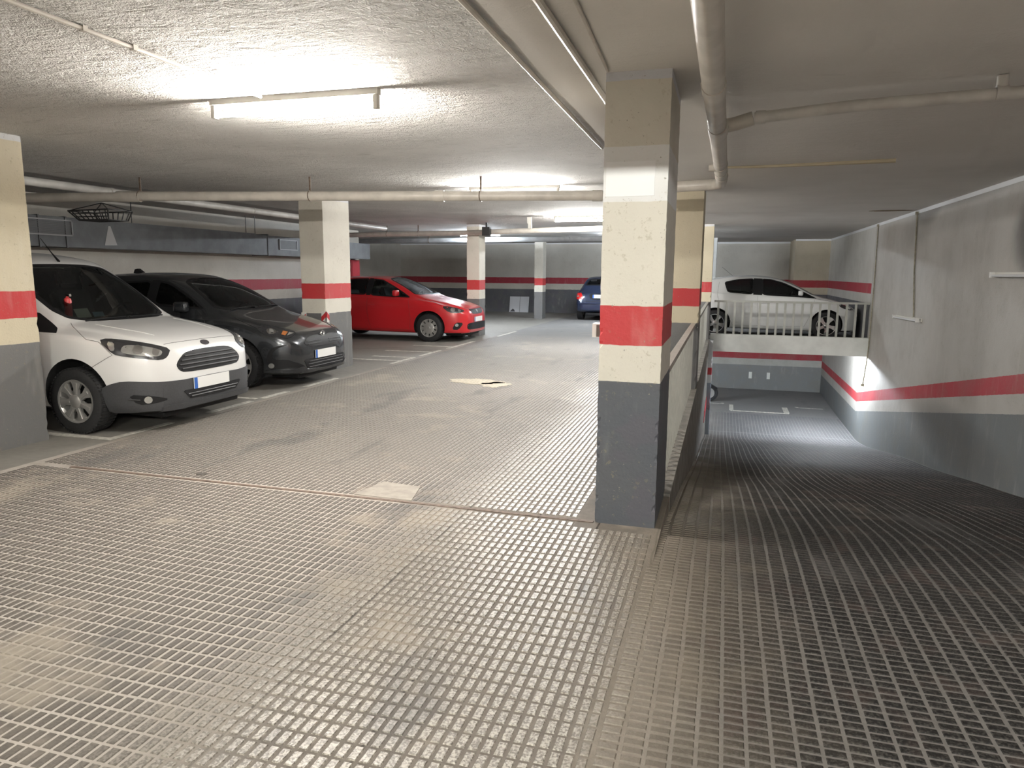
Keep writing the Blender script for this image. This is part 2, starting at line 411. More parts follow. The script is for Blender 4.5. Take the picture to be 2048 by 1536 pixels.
# platform edge beam
M_WHITEB = simple('white_beam_paint', (.68, .69, .65), .55, grain=.06, gscale=4, bstr=.1)
mb = MB(); mb.box(-.28, XW-.005, 17.85, 18.02, -.30, .122); BEAM = struct('trim_1', mb, M_WHITEB, 'white painted edge beam of the platform')
mb = MB(); mb.box(-5.0, XW, 18.02, 25.38, -.22, -.171); struct('ceiling_lower', mb, M_WHITEB, 'underside of the platform')

# ------------------------------------------------------------------ ceiling
def ceiling_material():
    t = NT('rough_plaster_ceiling'); x, y, z = t.xyz()
    big = t.noise(.8, 2, .6); cr = t.noise(16, 4, .75, dist=.6); fine = t.noise(85, 1, .7); sw = t.noise(4.0, 3, .65, t.stretch(.7, 2.2, 1), .8)
    smooth = t.step(t.math('ADD', x, t.math('MULTIPLY', big, .05)), -1.10, -1.04)
    c = t.mix(t.step(big, .35, .7), (.74, .725, .69), (.86, .84, .805))
    c = t.mix(t.math('MULTIPLY', t.step(sw, .55, .75), .35), c, (.42, .40, .36))
    c = t.mix(smooth, c, t.mix(t.step(big, .3, .7), (.72, .695, .655), (.78, .755, .715)))
    rough = t.math('SUBTRACT', 1, smooth)
    h = t.math('MULTIPLY', t.math('ADD', t.math('ADD', t.math('MULTIPLY', cr, .8), t.math('MULTIPLY', fine, .28)), t.math('MULTIPLY', sw, .9)), t.math('ADD', .06, t.math('MULTIPLY', rough, .94)))
    return t.bsdf(c, .85, spec=.2, bump=h, bstr=1.0, bdist=.075)
M_CEIL = ceiling_material()
mb = MB(); mb.box(-13.1, XW+.25, -6.2, YB+.25, CEIL, CEIL+.2); CEILING = struct('ceiling', mb, M_CEIL, 'rough plastered ceiling')
mb = MB(); mb.box(-10.0, XW, .25, .6, 2.405, CEIL); struct('ceiling_beam', mb, M_CEIL, 'downstand beam behind the viewer')
M_CAPW = simple('white_skirting_paint', (.70, .70, .70), .6)
mb = MB(); mb.box(XW-.006, XW+.002, .6, 25.3, CEIL-.06, CEIL); struct('trim_2', mb, M_CAPW, 'white painted band along the top of the right wall')
mb = MB(); mb.box(-.4, 2.14, YB-.006, YB+.002, CEIL-.06, CEIL); mb.box(2.14, XW, 25.294, 25.302, CEIL-.06, CEIL); mb.box(-13, -.4, YB-.006, YB+.002, CEIL-.05, CEIL); struct('trim_3', mb, M_CAPW, 'white painted band along the top of the far wall')
M_STAIN = simple('brown_ceiling_stain', (.20, .15, .085), .9, grain=.3, gscale=30)
mb = MB(); mb.prism(blob(2.78, 14.35, .42, .10, 0, 4), 'z', CEIL-.006, CEIL+.001); mb.build('ceiling_patch', M_STAIN, CEILING)
mb = MB(); mb.tube([(-.05, 8.16, 2.665), (.3, 8.2, 2.668), (.85, 8.14, 2.668), (1.55, 8.05, 2.672)], [.012, .014, .02, .03], 8); mb.build('crack_filler', simple('tan_filler', (.42, .36, .25), .8), CEILING)

# ------------------------------------------------------------------ columns
COLCREAM = (.69, .655, .57)
def column_mesh(x0, x1, y0, y1, z0, z1, rough=.004, step=.055, seed=1, low=1.0):
    r_ = random.Random(seed); nz = max(2, int((z1-z0)/step)); ring = []
    base = []; e = .022
    def side(ax, ay, bx, by):
        L_ = math.hypot(bx-ax, by-ay)
        for q in (0, e/L_, .5, 1-e/L_): base.append((ax+(bx-ax)*q, ay+(by-ay)*q, q == 0))
    side(x0, y0, x1, y0); side(x1, y0, x1, y1); side(x1, y1, x0, y1); side(x0, y1, x0, y0)
    cx, cy = (x0+x1)/2, (y0+y1)/2; n = len(base); v = []; f = []
    for i in range(nz+1):
        z = z0+(z1-z0)*i/nz
        for x, y, corner in base:
            j = abs(r_.gauss(0, rough*.35)) if corner else abs(r_.gauss(0, rough*.06))
            if corner and r_.random() < .14 and z < 1.3: j += rough*r_.uniform(1.5, 3.6)
            j = min(j, .03)
            v.append((x+(j if x < cx-.001 else -j if x > cx+.001 else 0), y+(j if y < cy-.001 else -j if y > cy+.001 else 0), z))
    for i in range(nz):
        for k in range(n): f.append((i*n+k, i*n+(k+1)%n, (i+1)*n+(k+1)%n, (i+1)*n+k))
    f += [tuple(range(n))[::-1], tuple(nz*n+k for k in range(n))]
    m_ = MB(); m_.add(v, f); return m_
M_COL = banded('column_paint', cream=COLCREAM, red=(.52, .04, .045), grey=(.155, .155, .155), dirt=.22, caps=[(2.63, 2.8, (.66, .66, .66))])
M_COLN = banded('near_column_paint', cream=COLCREAM, red=(.52, .035, .04), grey=(.088, .096, .112), dirt=.15, caps=[(1.96, 2.27, (.80, .80, .79)), (2.63, 2.8, (.66, .67, .70))])
M_COLT = banded('tan_column_paint', cream=(.62, .55, .40), red=(.52, .035, .04), grey=(.16, .16, .16), dirt=.2, caps=[(2.63, 2.8, (.66, .66, .66))])
def column(x0, x1, y0, y1, label, mat=M_COL, z0=0, z1=CEIL, rough=.003, seed=1, step=.05):
    o = column_mesh(x0, x1, y0, y1, z0, z1, rough, step, seed).build('concrete_column', mat)
    return tag(o, label, 'column')
NEARCOL = column(-.712, -.34, 4.275, 5.05, 'nearest concrete column with a white sign panel and chipped edges', M_COLN, rough=.0035, seed=2, step=.026)
column(-.672, -.312, 9.75, 10.5, 'concrete column at the far end of the near guard rail', M_COLT, seed=3)
column(-.52, -.30, 17.45, 17.85, 'slim concrete column where the guard rail meets the platform railing', M_COLT, z0=.02, seed=4)
column(-.46, -.30, 24.0, 24.4, 'thin white column behind the white hatchback', banded('white_thin_column', cream=(.62, .62, .60)), seed=5)
column(-6.3, -5.9, 4.12, 4.95, 'concrete column in front of the white van at the left edge', M_COLT, seed=6, rough=.0022)
C650 = column(-6.30, -5.89, 9.79, 10.59, 'concrete column between the dark hatchback and the red hatchback', M_COL, seed=7)
column(-6.04, -5.72, 16.55, 17.0, 'concrete column beside the bonnet of the red hatchback', M_COL, seed=8)
column(-6.19, -5.9, 23.6, 24.05, 'slim pale column standing near the far wall', M_COL, seed=9)
column(-.50, -.20, 17.45, 17.84, 'white and blue-grey column of the lower level beside the ramp', banded('lower_column_paint', cream=(.66, .68, .70), red=(.5, .03, .04), grey=(.26, .31, .37), h0=-.823, th=.17, gap=.195), z0=-2.40, z1=-.01, seed=10)
# sign panel on the nearest column, switch box on its left side
mb = MB(); mb.box(-.695, -.415, 4.268, 4.2745, 1.99, 2.185)
tag(mb.build('sign_panel', simple('white_sign', (.86, .86, .86), .45)), 'blank white sign fixed to the nearest column', 'sign')
sw = thing('switch_box', 'small white and brown switch box on the side of the nearest column', 'switch', (-.712, 4.5, 1.15))
mb = MB(); mb.box(-.075, .004, -.05, .07, 0, .085); mb.build('housing', simple('white_plastic', (.66, .65, .62), .4), sw)
mb = MB(); mb.box(-.048, .004, -.056, -.05, .004, .078); mb.build('cover_plate', simple('brown_plate', (.085, .06, .05), .5), sw)
# hazard tape corner guards
M_HR = simple('hazard_red', (.50, .03, .035), .5); M_HW = simple('hazard_white', (.70, .68, .64), .5)
def guard(x, y, z0, z1, label):
    g = thing('corner_guard', label, 'corner guard', (x, y, z0))
    mb = MB(); mb.box(-.07, .012, -.012, 0, 0, z1-z0); mb.box(0, .012, -.012, .08, 0, z1-z0); mb.build('guard_strip', M_HW, g)
    k = 0; zz = .02
    while zz < z1-z0-.12:
        mb = MB(); mb.prism([(-.07, zz), (.012, zz+.08), (.012, zz+.16), (-.07, zz+.08)], 'y', -.016, -.0125)
        mb.prism([(0.0, zz+.08), (.08, zz+.02), (.08, zz+.10), (0.0, zz+.16)], 'x', .0125, .016)
        mb.build('red_tape', M_HR, g); zz += .20
guard(-5.888, 9.788, .35, .93, 'red and white striped guard on the front corner of the column by the dark hatchback')
g = thing('corner_guard', 'red and white striped guard on the far corner of the column by the dark hatchback', 'corner guard', (-6.30, 9.788, .35))
mb = MB(); mb.box(-.012, .07, -.012, 0, 0, .56); mb.build('guard_strip', M_HW, g)
for zz in (.06, .26, .40):
    mb = MB(); mb.prism([(-.012, zz), (.07, zz+.06), (.07, zz+.14), (-.012, zz+.08)], 'y', -.016, -.0125); mb.build('red_tape', M_HR, g)

# ------------------------------------------------------------------ guard rails
M_RAIL = simple('grey_railing_paint', (.40, .40, .36), .5, grain=.08, gscale=10)
M_RAILP = simple('tan_handrail_paint', (.40, .35, .30), .5, grain=.1, gscale=10)
def railing(label, p0, p1, z0, z1, n, mat, mtop, bw=.032):
    p0 = Vector(p0); p1 = Vector(p1); d = (p1-p0).normalized(); L = (p1-p0).length
    g = thing('guard_rail', label, 'railing', (p0.x, p0.y, z0)); h = z1-z0
    mt_ = Matrix(((d.x, -d.y, 0, 0), (d.y, d.x, 0, 0), (0, 0, 1, 0), (0, 0, 0, 1)))
    mb = MB(); mb.box(0, L, -.03, .03, h-.045, h, mt_); mb.build('handrail', mtop, g)
    b = MB(); b.box(-bw/2, bw/2, -.009, .009, 0, h-.045, mt_); me = None
    for i in range(n):
        q = d*(L*(i+.5)/n)
        if me is None: o = b.build('baluster', mat, g, loc=(q.x, q.y, 0)); me = o.data
        else: link('baluster', me, g, (q.x, q.y, 0))
railing('guard rail between the nearest column and the next one, beside the ramp', (-.375, 5.06), (-.375, 9.74), .02, .90, 34, M_RAIL, M_RAILP, .022)
railing('guard rail further back along the ramp, up to the platform', (-.375, 10.52), (-.375, 17.44), .02, .90, 46, M_RAIL, M_RAIL, .022)
railing('pale railing on the white platform beam in front of the white hatchback', (-.22, 17.94), (XW-.02, 17.94), .122, .925, 18, M_RAIL, M_RAIL, .05)

# ------------------------------------------------------------------ lamps
M_BATTEN = simple('white_lamp_housing', (.70, .68, .62), .45); M_DARKM = simple('dark_metal', (.03, .03, .03), .5)
def lamp(label, c, L, col, power, axis='x', lit=True, drop=.10, hang=.0, tube_r=.017):
    g = thing('fluorescent_lamp', label, 'lamp', c, 0 if axis == 'x' else pi/2, group='fluorescent lamps')
    mb = MB(); mb.box(-L/2-.02, L/2+.02, -.025, .025, -.04, 0); mb.build('housing', M_BATTEN, g)
    m = emissive('lit_tube', col, LAMP*power) if lit else simple('unlit_tube', (.75, .75, .75), .3)
    mb = MB(); mb.tube([(-L/2, 0, -drop), (L/2, 0, -drop)], tube_r, 8); mb.build('tube', m, g, smooth=True)
    for sx in (-1, 1):
        mb = MB(); mb.box(sx*L/2-.014, sx*L/2+.014, -.02, .02, -drop-.022, -.03); mb.build('end_cap', M_BATTEN, g)
    return g
lamp('lit fluorescent lamp on the rough ceiling above the foreground', (-2.75, 4.25, CEIL), 1.2, WARM, 1.3)
lamp('lit fluorescent lamp behind the long ceiling pipe', (-2.75, 9.35, CEIL), 1.2, NEUTRAL, 1.3)
lamp('lit fluorescent lamp partly hidden behind the nearest column', (-2.75, 14.35, CEIL), 1.2, NEUTRAL, 2.0)
lamp('distant lit fluorescent lamp near the far column', (-6.75, 19.6, CEIL), 1.2, COOL, 1.6)
lamp('lit fluorescent lamp behind the viewer', (-.7, -2.33, CEIL), 1.2, (1.0, 1.0, .90), 2.75)
lamp('added fill lamp behind the viewer on the right', (1.9, -2.33, CEIL), 1.2, NEUTRAL, 2.2)  # unseen lamp added to brighten the ramp wall and the ceiling above it
lamp('added fill lamp behind the viewer on the left', (-6.2, -2.33, CEIL), 1.2, WARM, .35)  # extra lamp out of view, added as weak fill for the left side
lamp('lit fluorescent lamp under the platform of the white hatchback', (2.45, 18.3, -.215), 1.0, COOL, 2.6, drop=.05)
lamp('lit fluorescent lamp deep in the lower level', (-2.8, 20.5, -.215), 1.2, COOL, 1.5, drop=.05)
lamp('lit fluorescent lamp in front of the platform railing', (-2.75, 21.5, CEIL), 1.2, COOL, 1.8)
# unlit lamps and conduits on the right wall
M_COND = simple('painted_conduit', (.30, .27, .20), .5, grain=.2, gscale=20)
def wall_lamp(label, y0, y1, z0, z1):
    g = thing('fluorescent_lamp', label, 'lamp', (XW, y0, z0), 0)
    d = Vector((0, y1-y0, z1-z0)); L = d.length; a = math.atan2(z1-z0, y1-y0); mm = Matrix.Rotation(a, 4, 'X')
    mb = MB(); mb.box(-.045, 0, 0, L, -.03, .03, mm); mb.build('housing', M_BATTEN, g)
    mb = MB(); mb.tube([mm @ Vector((-.075, .03, -.01)), mm @ Vector((-.075, L-.03, -.01))], .016, 10); mb.build('tube', simple('unlit_tube', (.75, .75, .75), .3), g, smooth=True)
    for q in (0, L-.03):
        mb = MB(); mb.box(-.10, -.02, q, q+.03, -.035, .035, mm); mb.build('end_cap', simple('white_cap', (.75, .74, .72), .4), g)
wall_lamp('unlit fluorescent lamp below a conduit on the ramp wall', 13.45, 15.2, .80, .77)
wall_lamp('unlit fluorescent lamp under soot at the right edge of the ramp wall', 8.3, 10.15, 1.565, 1.56)
def conduit(label, pts, r, mat=M_COND, n=8, clips=()):
    g = thing('conduit_pipe', label, 'conduit', pts[0]); o = Vector(pts[0])
    mb = MB(); mb.tube([Vector(p)-o for p in pts], r, n); mb.build('tube', mat, g, smooth=True)
    for c, s in clips:
        c = Vector(c)-o; mb = MB(); mb.box(c.x-s, c.x+s, c.y-s, c.y+s, c.z-s, c.z+s); mb.build('junction_box', mat, g)
    return g
conduit('thin conduit dropping from the ceiling band to the unlit wall lamp', [(XW-.02, 14.36, CEIL-.03), (XW-.02, 14.2, 1.6), (XW-.02, 13.95, .83)], .013, clips=[((XW-.025, 14.36, CEIL-.05), .024)])
conduit('thin conduit running down the wall past the platform beam end', [(XW-.02, 17.75, CEIL-.04), (XW-.03, 17.6, 1.2), (XW-.03, 17.62, -.1), (XW-.03, 17.75, -.5), (XW-.03, 17.95, -.95)], .014, clips=[((XW-.035, 17.97, -.97), .03), ((XW-.025, 17.75, CEIL-.05), .022)])

# ------------------------------------------------------------------ pipes, duct
def plaster_pipe(name, col): return simple(name, col, .38, grain=.10, gscale=6)
M_PIPE = plaster_pipe('cream_pipe_paint', (.57, .535, .475)); M_PIPEW = plaster_pipe('white_pipe_plastic', (.66, .64, .60)); M_PIPEG = plaster_pipe('grey_pipe_paint', (.36, .37, .38))
def pipe(label, pts, r, mat, couplings=(), hangers=(), n=16, branches=()):
    g = thing('drain_pipe', label, 'pipe', pts[0]); o = Vector(pts[0])
    mb = MB(); mb.tube([Vector(p)-o for p in pts], r, n); mb.build('pipe_run', mat, g, smooth=True)
    for p, d, L, rr in couplings:
        p = Vector(p)-o; d = Vector(d).normalized(); mb = MB(); mb.tube([p-d*L/2, p+d*L/2], rr, n); mb.build('coupling', mat, g, smooth=True)
    for hx, hy, hz in hangers:
        p = Vector((hx, hy, hz))-o; mb = MB(); mb.box(p.x-.012, p.x+.012, p.y-.004, p.y+.004, p.z, CEIL-hz+p.z); mb.tube([p+Vector((0, (r+.006)*cos(a), (r+.006)*sin(a)-r)) for a in [2*pi*k/14 for k in range(15)]], .006, 6); mb.build('hanger', simple('rusty_hanger', (.16, .12, .09), .6, grain=.3), g)
    for pts2, r2 in branches:
        mb = MB(); mb.tube([Vector(p)-o for p in pts2], r2, n); mb.build('branch', mat, g, smooth=True)
    return g
pipe('thick cream drain pipe along the ceiling on the right that turns and crosses the hall', [(-.115, .65, 2.49), (-.105, 4.0, 2.49), (-.085, 7.75, 2.49), (-.095, 7.95, 2.485), (-.16, 8.05, 2.48), (-.5, 8.1, 2.475), (-1.42, 8.62, 2.452), (-2.9, 8.32, 2.45), (-4.9, 7.88, 2.45), (-7.0, 7.42, 2.45), (-7.3, 7.36, 2.44), (-9.95, 6.8, 2.42)], .058, M_PIPE,
     couplings=[((-.105, 3.95, 2.49), (0, 1, 0), .14, .063), ((-.095, 5.05, 2.49), (0, 1, 0), .22, .065), ((-.09, 6.7, 2.49), (0, 1, 0), .05, .063), ((-.088, 7.1, 2.49), (0, 1, 0), .05, .063), ((-.086, 7.45, 2.49), (0, 1, 0), .05, .063),
                ((-1.5, 8.60, 2.45), (1, .2, 0), .12, .066), ((-3.35, 8.22, 2.45), (1, .2, 0), .12, .066), ((-7.15, 7.39, 2.445), (1, .2, 0), .3, .066)],
     hangers=[(-2.86, 8.33, 2.51), (-4.9, 7.88, 2.51), (-7.0, 7.42, 2.51)],
     branches=[([(-.09, 5.08, 2.50), (.02, 5.08, 2.52), (.12, 5.07, 2.545)], .045), ([(-.09, 6.75, 2.47), (-.19, 6.75, 2.47)], .03)])
pipe('white branch pipe running to the right under the ceiling', [(.13, 5.065, 2.545), (.7, 4.98, 2.57), (2.3, 4.82, 2.585), (XW, 4.75, 2.59)], .036, M_PIPEW, couplings=[((.165, 5.06, 2.547), (1, -.06, 0), .06, .042), ((1.46, 4.90, 2.583), (1, -.06, 0), .06, .042)], branches=[([(1.46, 4.9, 2.59), (1.46, 4.9, CEIL-.004)], .03)])
pipe('white plastic pipe running lengthwise near the duct', [(-7.95, 1.0, 2.575), (-7.95, 6.6, 2.575), (-7.9, 12.0, 2.57), (-7.88, 15.9, 2.565)], .052, M_PIPEW, couplings=[((-7.935, 7.9, 2.575), (0, 1, 0), .05, .058), ((-7.91, 10.9, 2.571), (0, 1, 0), .05, .058)])
pipe('pale pipe crossing the hall far back', [(-10.0, 16.9, 2.47), (-6.1, 16.35, 2.47), (-5.3, 16.2, 2.48), (-2.2, 15.4, 2.49)], .06, M_PIPE, couplings=[((-3.6, 15.77, 2.486), (1, -.2, 0), .1, .067)], hangers=[(-8.2, 16.65, 2.53), (-7.3, 16.53, 2.53)])
pipe('bluish pipe in front of the far wall', [(-12.8, 20.6, 2.47), (-6.2, 20.1, 2.48), (-.6, 20.0, 2.50)], .075, M_PIPEG, couplings=[((-4.3, 20.05, 2.49), (1, 0, 0), .1, .083)], hangers=[(-8.6, 20.28, 2.555)])
conduit('thin conduit along the ceiling beside the nearest column', [(-1.11, .62, 2.657), (-1.10, 3.2, 2.657), (-1.12, 6.6, 2.657)], .014, M_PIPE)
conduit('wider conduit along the ceiling ending at the nearest column', [(-.80, .62, 2.655), (-.795, 3.0, 2.655), (-.80, 4.9, 2.655)], .019, M_PIPE)
conduit('slim cable duct along the ceiling that ends at the column top', [(-.66, .62, 2.668), (-.655, 3.1, 2.668), (-.69, 4.2, 2.668)], .009, M_PIPE)
conduit('thin conduit along the ceiling leading to the foreground lamp', [(-2.95, .62, 2.665), (-2.95, 3.1, 2.665), (-2.95, 4.2, 2.665)], .011, M_PIPE, clips=[((-2.95, 3.15, 2.667), .014), ((-2.95, 2.85, 2.667), .013)])
# sheet metal ventilation duct with grilles
M_DUCT = simple('dark_galvanised_duct', (.115, .12, .125), .55, metal=.2, grain=.15, gscale=5)
g = thing('ventilation_duct', 'dark grey sheet metal duct along the left wall', 'duct', (-9.55, -1, 1.88))
mb = MB(); mb.box(-.4, 0, 0, 14.2, 0, .44); mb.box(-.4, 0, 14.2, 19.3, .0, .42); mb.build('duct_body', M_DUCT, g)
for yy in (9.15, 9.6, 14.6, 3.0):
    mb = MB(); mb.box(-.41, .012, yy, yy+.03, -.012, .45); mb.build('flange', M_DUCT, g)
M_GRF = simple('grille_frame', (.26, .26, .26), .45); M_GRS = simple('grille_slat', (.10, .10, .10), .5)
for (ya, yb_, za, zb_) in ((7.2, 9.72, .16, .40), (15.02, 15.72, .13, .36)):
    q = MB(); q.box(.0, .02, ya, yb_, za, za+.02); q.box(.0, .02, ya, yb_, zb_-.02, zb_); q.box(.0, .02, ya, ya+.02, za, zb_); q.box(.0, .02, yb_-.02, yb_, za, zb_)
    fr = q.build('vent_grille', M_GRF, g)
    nz = 8
    for k in range(nz):
        z0 = za+.025+(zb_-za-.05)*k/nz; s_ = MB(); s_.box(.002, .014, ya+.02, yb_-.02, z0, z0+.012); s_.build('slat', M_GRS, fr)
for yy in (10.9, 13.9, 14.2):
    mb = MB(); mb.box(-.02, -.012, yy, yy+.012, .43, CEIL-1.88); mb.build('hanger_rod', M_DARKM, g)
mb = MB(); mb.prism([(10.30, .05), (10.55, .06), (10.44, .36), (10.40, .36)], 'x', .001, .004); mb.build('paper_scrap', simple('torn_paper', (.5, .5, .5), .8), g)
# wire basket hanging under the pipe
g = thing('wire_basket', 'dark wire mesh basket hanging under the long pipe', 'basket', (-7.52, 7.33, 2.155))
MW = simple('black_wire', (.02, .02, .02), .5)
def wire(name, pts, r=.007): mb = MB(); mb.tube(pts, r, 6); mb.build(name, MW, g)
B0 = [(-.22, -.15, 0), (.24, -.15, 0), (.24, .15, 0), (-.22, .15, 0)]; B1 = [(-.34, -.19, .11), (.28, -.19, .12), (.28, .19, .12), (-.34, .19, .11)]
wire('bottom_frame', B0 + [B0[0]], .010); wire('top_frame', B1 + [B1[0]], .010)
for k in range(4): wire('corner_wire', [B0[k], B1[k]], .009)
for k in range(7):
    t_ = (k+.5)/7
    for a, b in ((0, 1), (3, 2)):
        wire('mesh_wire', [Vector(B0[a]).lerp(Vector(B0[b]), t_), Vector(B1[a]).lerp(Vector(B1[b]), t_)])
    wire('mesh_wire', [Vector(B0[0]).lerp(Vector(B0[1]), t_), Vector(B0[3]).lerp(Vector(B0[2]), t_)])
for k in range(2): wire('mesh_wire', [Vector(B0[0]).lerp(Vector(B1[0]), (k+1)/3), Vector(B0[1]).lerp(Vector(B1[1]), (k+1)/3)])
for p in (B1[0], B1[1], B1[2], B1[3]): wire('suspension_wire', [p, (0, .0, .215)], .006)
# far small fittings
g = thing('speaker_box', 'small dark box hung beside the far column', 'box', (-5.35, 16.0, 2.38)); mb = MB(); mb.box(-.09, .09, -.07, .07, 0, .2); mb.build('case', M_DARKM, g); mb = MB(); mb.box(-.02, .02, -.02, .02, .2, .3); mb.build('bracket', M_DARKM, g)
g = thing('ceiling_bracket', 'small white bracket on the ceiling left of the bright lamp', 'bracket', (-3.95, 14.6, 2.45)); mb = MB(); mb.box(-.045, .045, -.02, .02, .1, .23); mb.build('plate', M_BATTEN, g); mb = MB(); mb.box(-.02, .05, -.03, .03, 0, .1); mb.build('arm', M_BATTEN, g)
# fire cabinet, leaning boards
g = thing('fire_hose_cabinet', 'red fire cabinet on the wall above the red hatchback', 'cabinet', (-10.0, 17.8, 1.36)); mb = MB(); mb.box(0, .14, 0, .46, 0, .50); mb.build('case', simple('cabinet_red', (.34, .02, .035), .4), g); mb = MB(); mb.box(.14, .15, .04, .42, .04, .46); mb.build('door', simple('cabinet_door', (.40, .03, .045), .35), g)
M_BOARD = simple('white_board', (.58, .59, .62), .6)
for i, (xa, xb, lb) in enumerate(((-8.13, -7.72, 'pale grey board leaning on the far wall, left of the pair'), (-7.705, -7.35, 'pale grey board leaning on the far wall, right of the pair'))):
    g = thing('leaning_board', lb, 'board', (xa, YB-.16, 0)); mm = Matrix.Rotation(-.2, 4, 'X')
    mb = MB(); mb.box(0, xb-xa, -.01, .012, 0, .62, mm); mb.build('panel', M_BOARD, g)
    if i == 0: mb = MB(); mb.prism([(.03, .02), (.24, .02), (.20, .1), (.14, .14)], 'y', -.014, -.011); mb.v = [tuple(mm @ Vector(p)) for p in mb.v]; mb.build('dark_mark', simple('board_mark', (.08, .08, .09), .7), g)
# reflectors on the lower wall
for xx in (.98, 1.56):
    mb = MB(); mb.box(xx-.05, xx+.05, 25.365, 25.382, -1.96, -1.74)
    tag(mb.build('wall_reflector', simple('white_reflector', (.75, .75, .7), .3)), 'small white reflector on the lower wall, %s of the two' % ('left' if xx < 1.2 else 'right'), 'reflector')
# ------------------------------------------------------------------ cars
M_TYRE = simple('black_tyre_rubber', (.016, .016, .017), .75, grain=.2, gscale=60, bstr=.1)
M_BLACK = simple('black_plastic', (.010, .010, .011), .55, spec=.3); M_MATT = simple('matt_interior', (.03, .03, .032), .8)
M_ARCH = simple('wheel_arch_lining', (.008, .008, .008), .9)
M_CHROME = simple('chrome', (.75, .75, .76), .12, metal=1); M_ALU = simple('silver_wheel_paint', (.46, .45, .43), .32, metal=.6)
M_LENS = simple('lamp_reflector', (.62, .62, .60), .15, metal=.75); M_AMBER = simple('amber_lens', (.45, .16, .05), .2)
M_PLATE = simple('white_number_plate', (.80, .80, .78), .35); M_PBLUE = simple('blue_plate_band', (.03, .12, .45), .35)
M_SEAM = simple('panel_gap', (.035, .033, .03), .6)
M_GLASSV = glass('van_glass', (.34, .37, .35)); M_GLASSD = glass('dark_car_glass', (.16, .17, .17)); M_CLEAR = glass('lamp_cover_glass', (.86, .88, .88), .01)
def paint(name, col, rough=.35, metal=0, flake=0):
    t = NT(name); c = col
    if flake: c = t.mix(t.noise(900, 2), tuple(x*.8 for x in col), tuple(x*1.25 for x in col))
    return t.bsdf(c, rough, metal, coat=.8, coatr=.06)
def pip(p, poly):
    x, y = p; c = False; n = len(poly); j = n-1
    for i in range(n):
        xi, yi = poly[i]; xj, yj = poly[j]
        if (yi > y) != (yj > y) and x < (xj-xi)*(y-yi)/(yj-yi)+xi: c = not c
        j = i
    return c
def chaikin(p, it=2, r=.22):
    for _ in range(it):
        q = []
        for i in range(len(p)):
            a, b = p[i], p[(i+1) % len(p)]
            q.append(tuple(a[k]*(1-r)+b[k]*r for k in range(len(a)))); q.append(tuple(a[k]*r+b[k]*(1-r) for k in range(len(a))))
        p = q
    return p
def area2(p): return sum(p[i][0]*p[(i+1) % len(p)][1]-p[(i+1) % len(p)][0]*p[i][1] for i in range(len(p)))/2
def inset(p, d):
    n = len(p); s = 1 if area2(p) > 0 else -1; q = []
    for i in range(n):
        a, b, c = Vector(p[i-1]), Vector(p[i]), Vector(p[(i+1) % n])
        e1 = (b-a).normalized(); e2 = (c-b).normalized()
        n1 = Vector((-e1.y, e1.x))*s; n2 = Vector((-e2.y, e2.x))*s; m = (n1+n2)
        m = m/max(.35, m.length_squared/2) if m.length > 1e-6 else n1
        q.append(tuple(b+m*d))
    return q
def densify(p, r):
    q = []
    for i in range(len(p)):
        a, b = Vector(p[i]), Vector(p[(i+1) % len(p)]); k = max(1, int(math.ceil((b-a).length/r)))
        q += [tuple(a.lerp(b, j/k)) for j in range(k)]
    return q
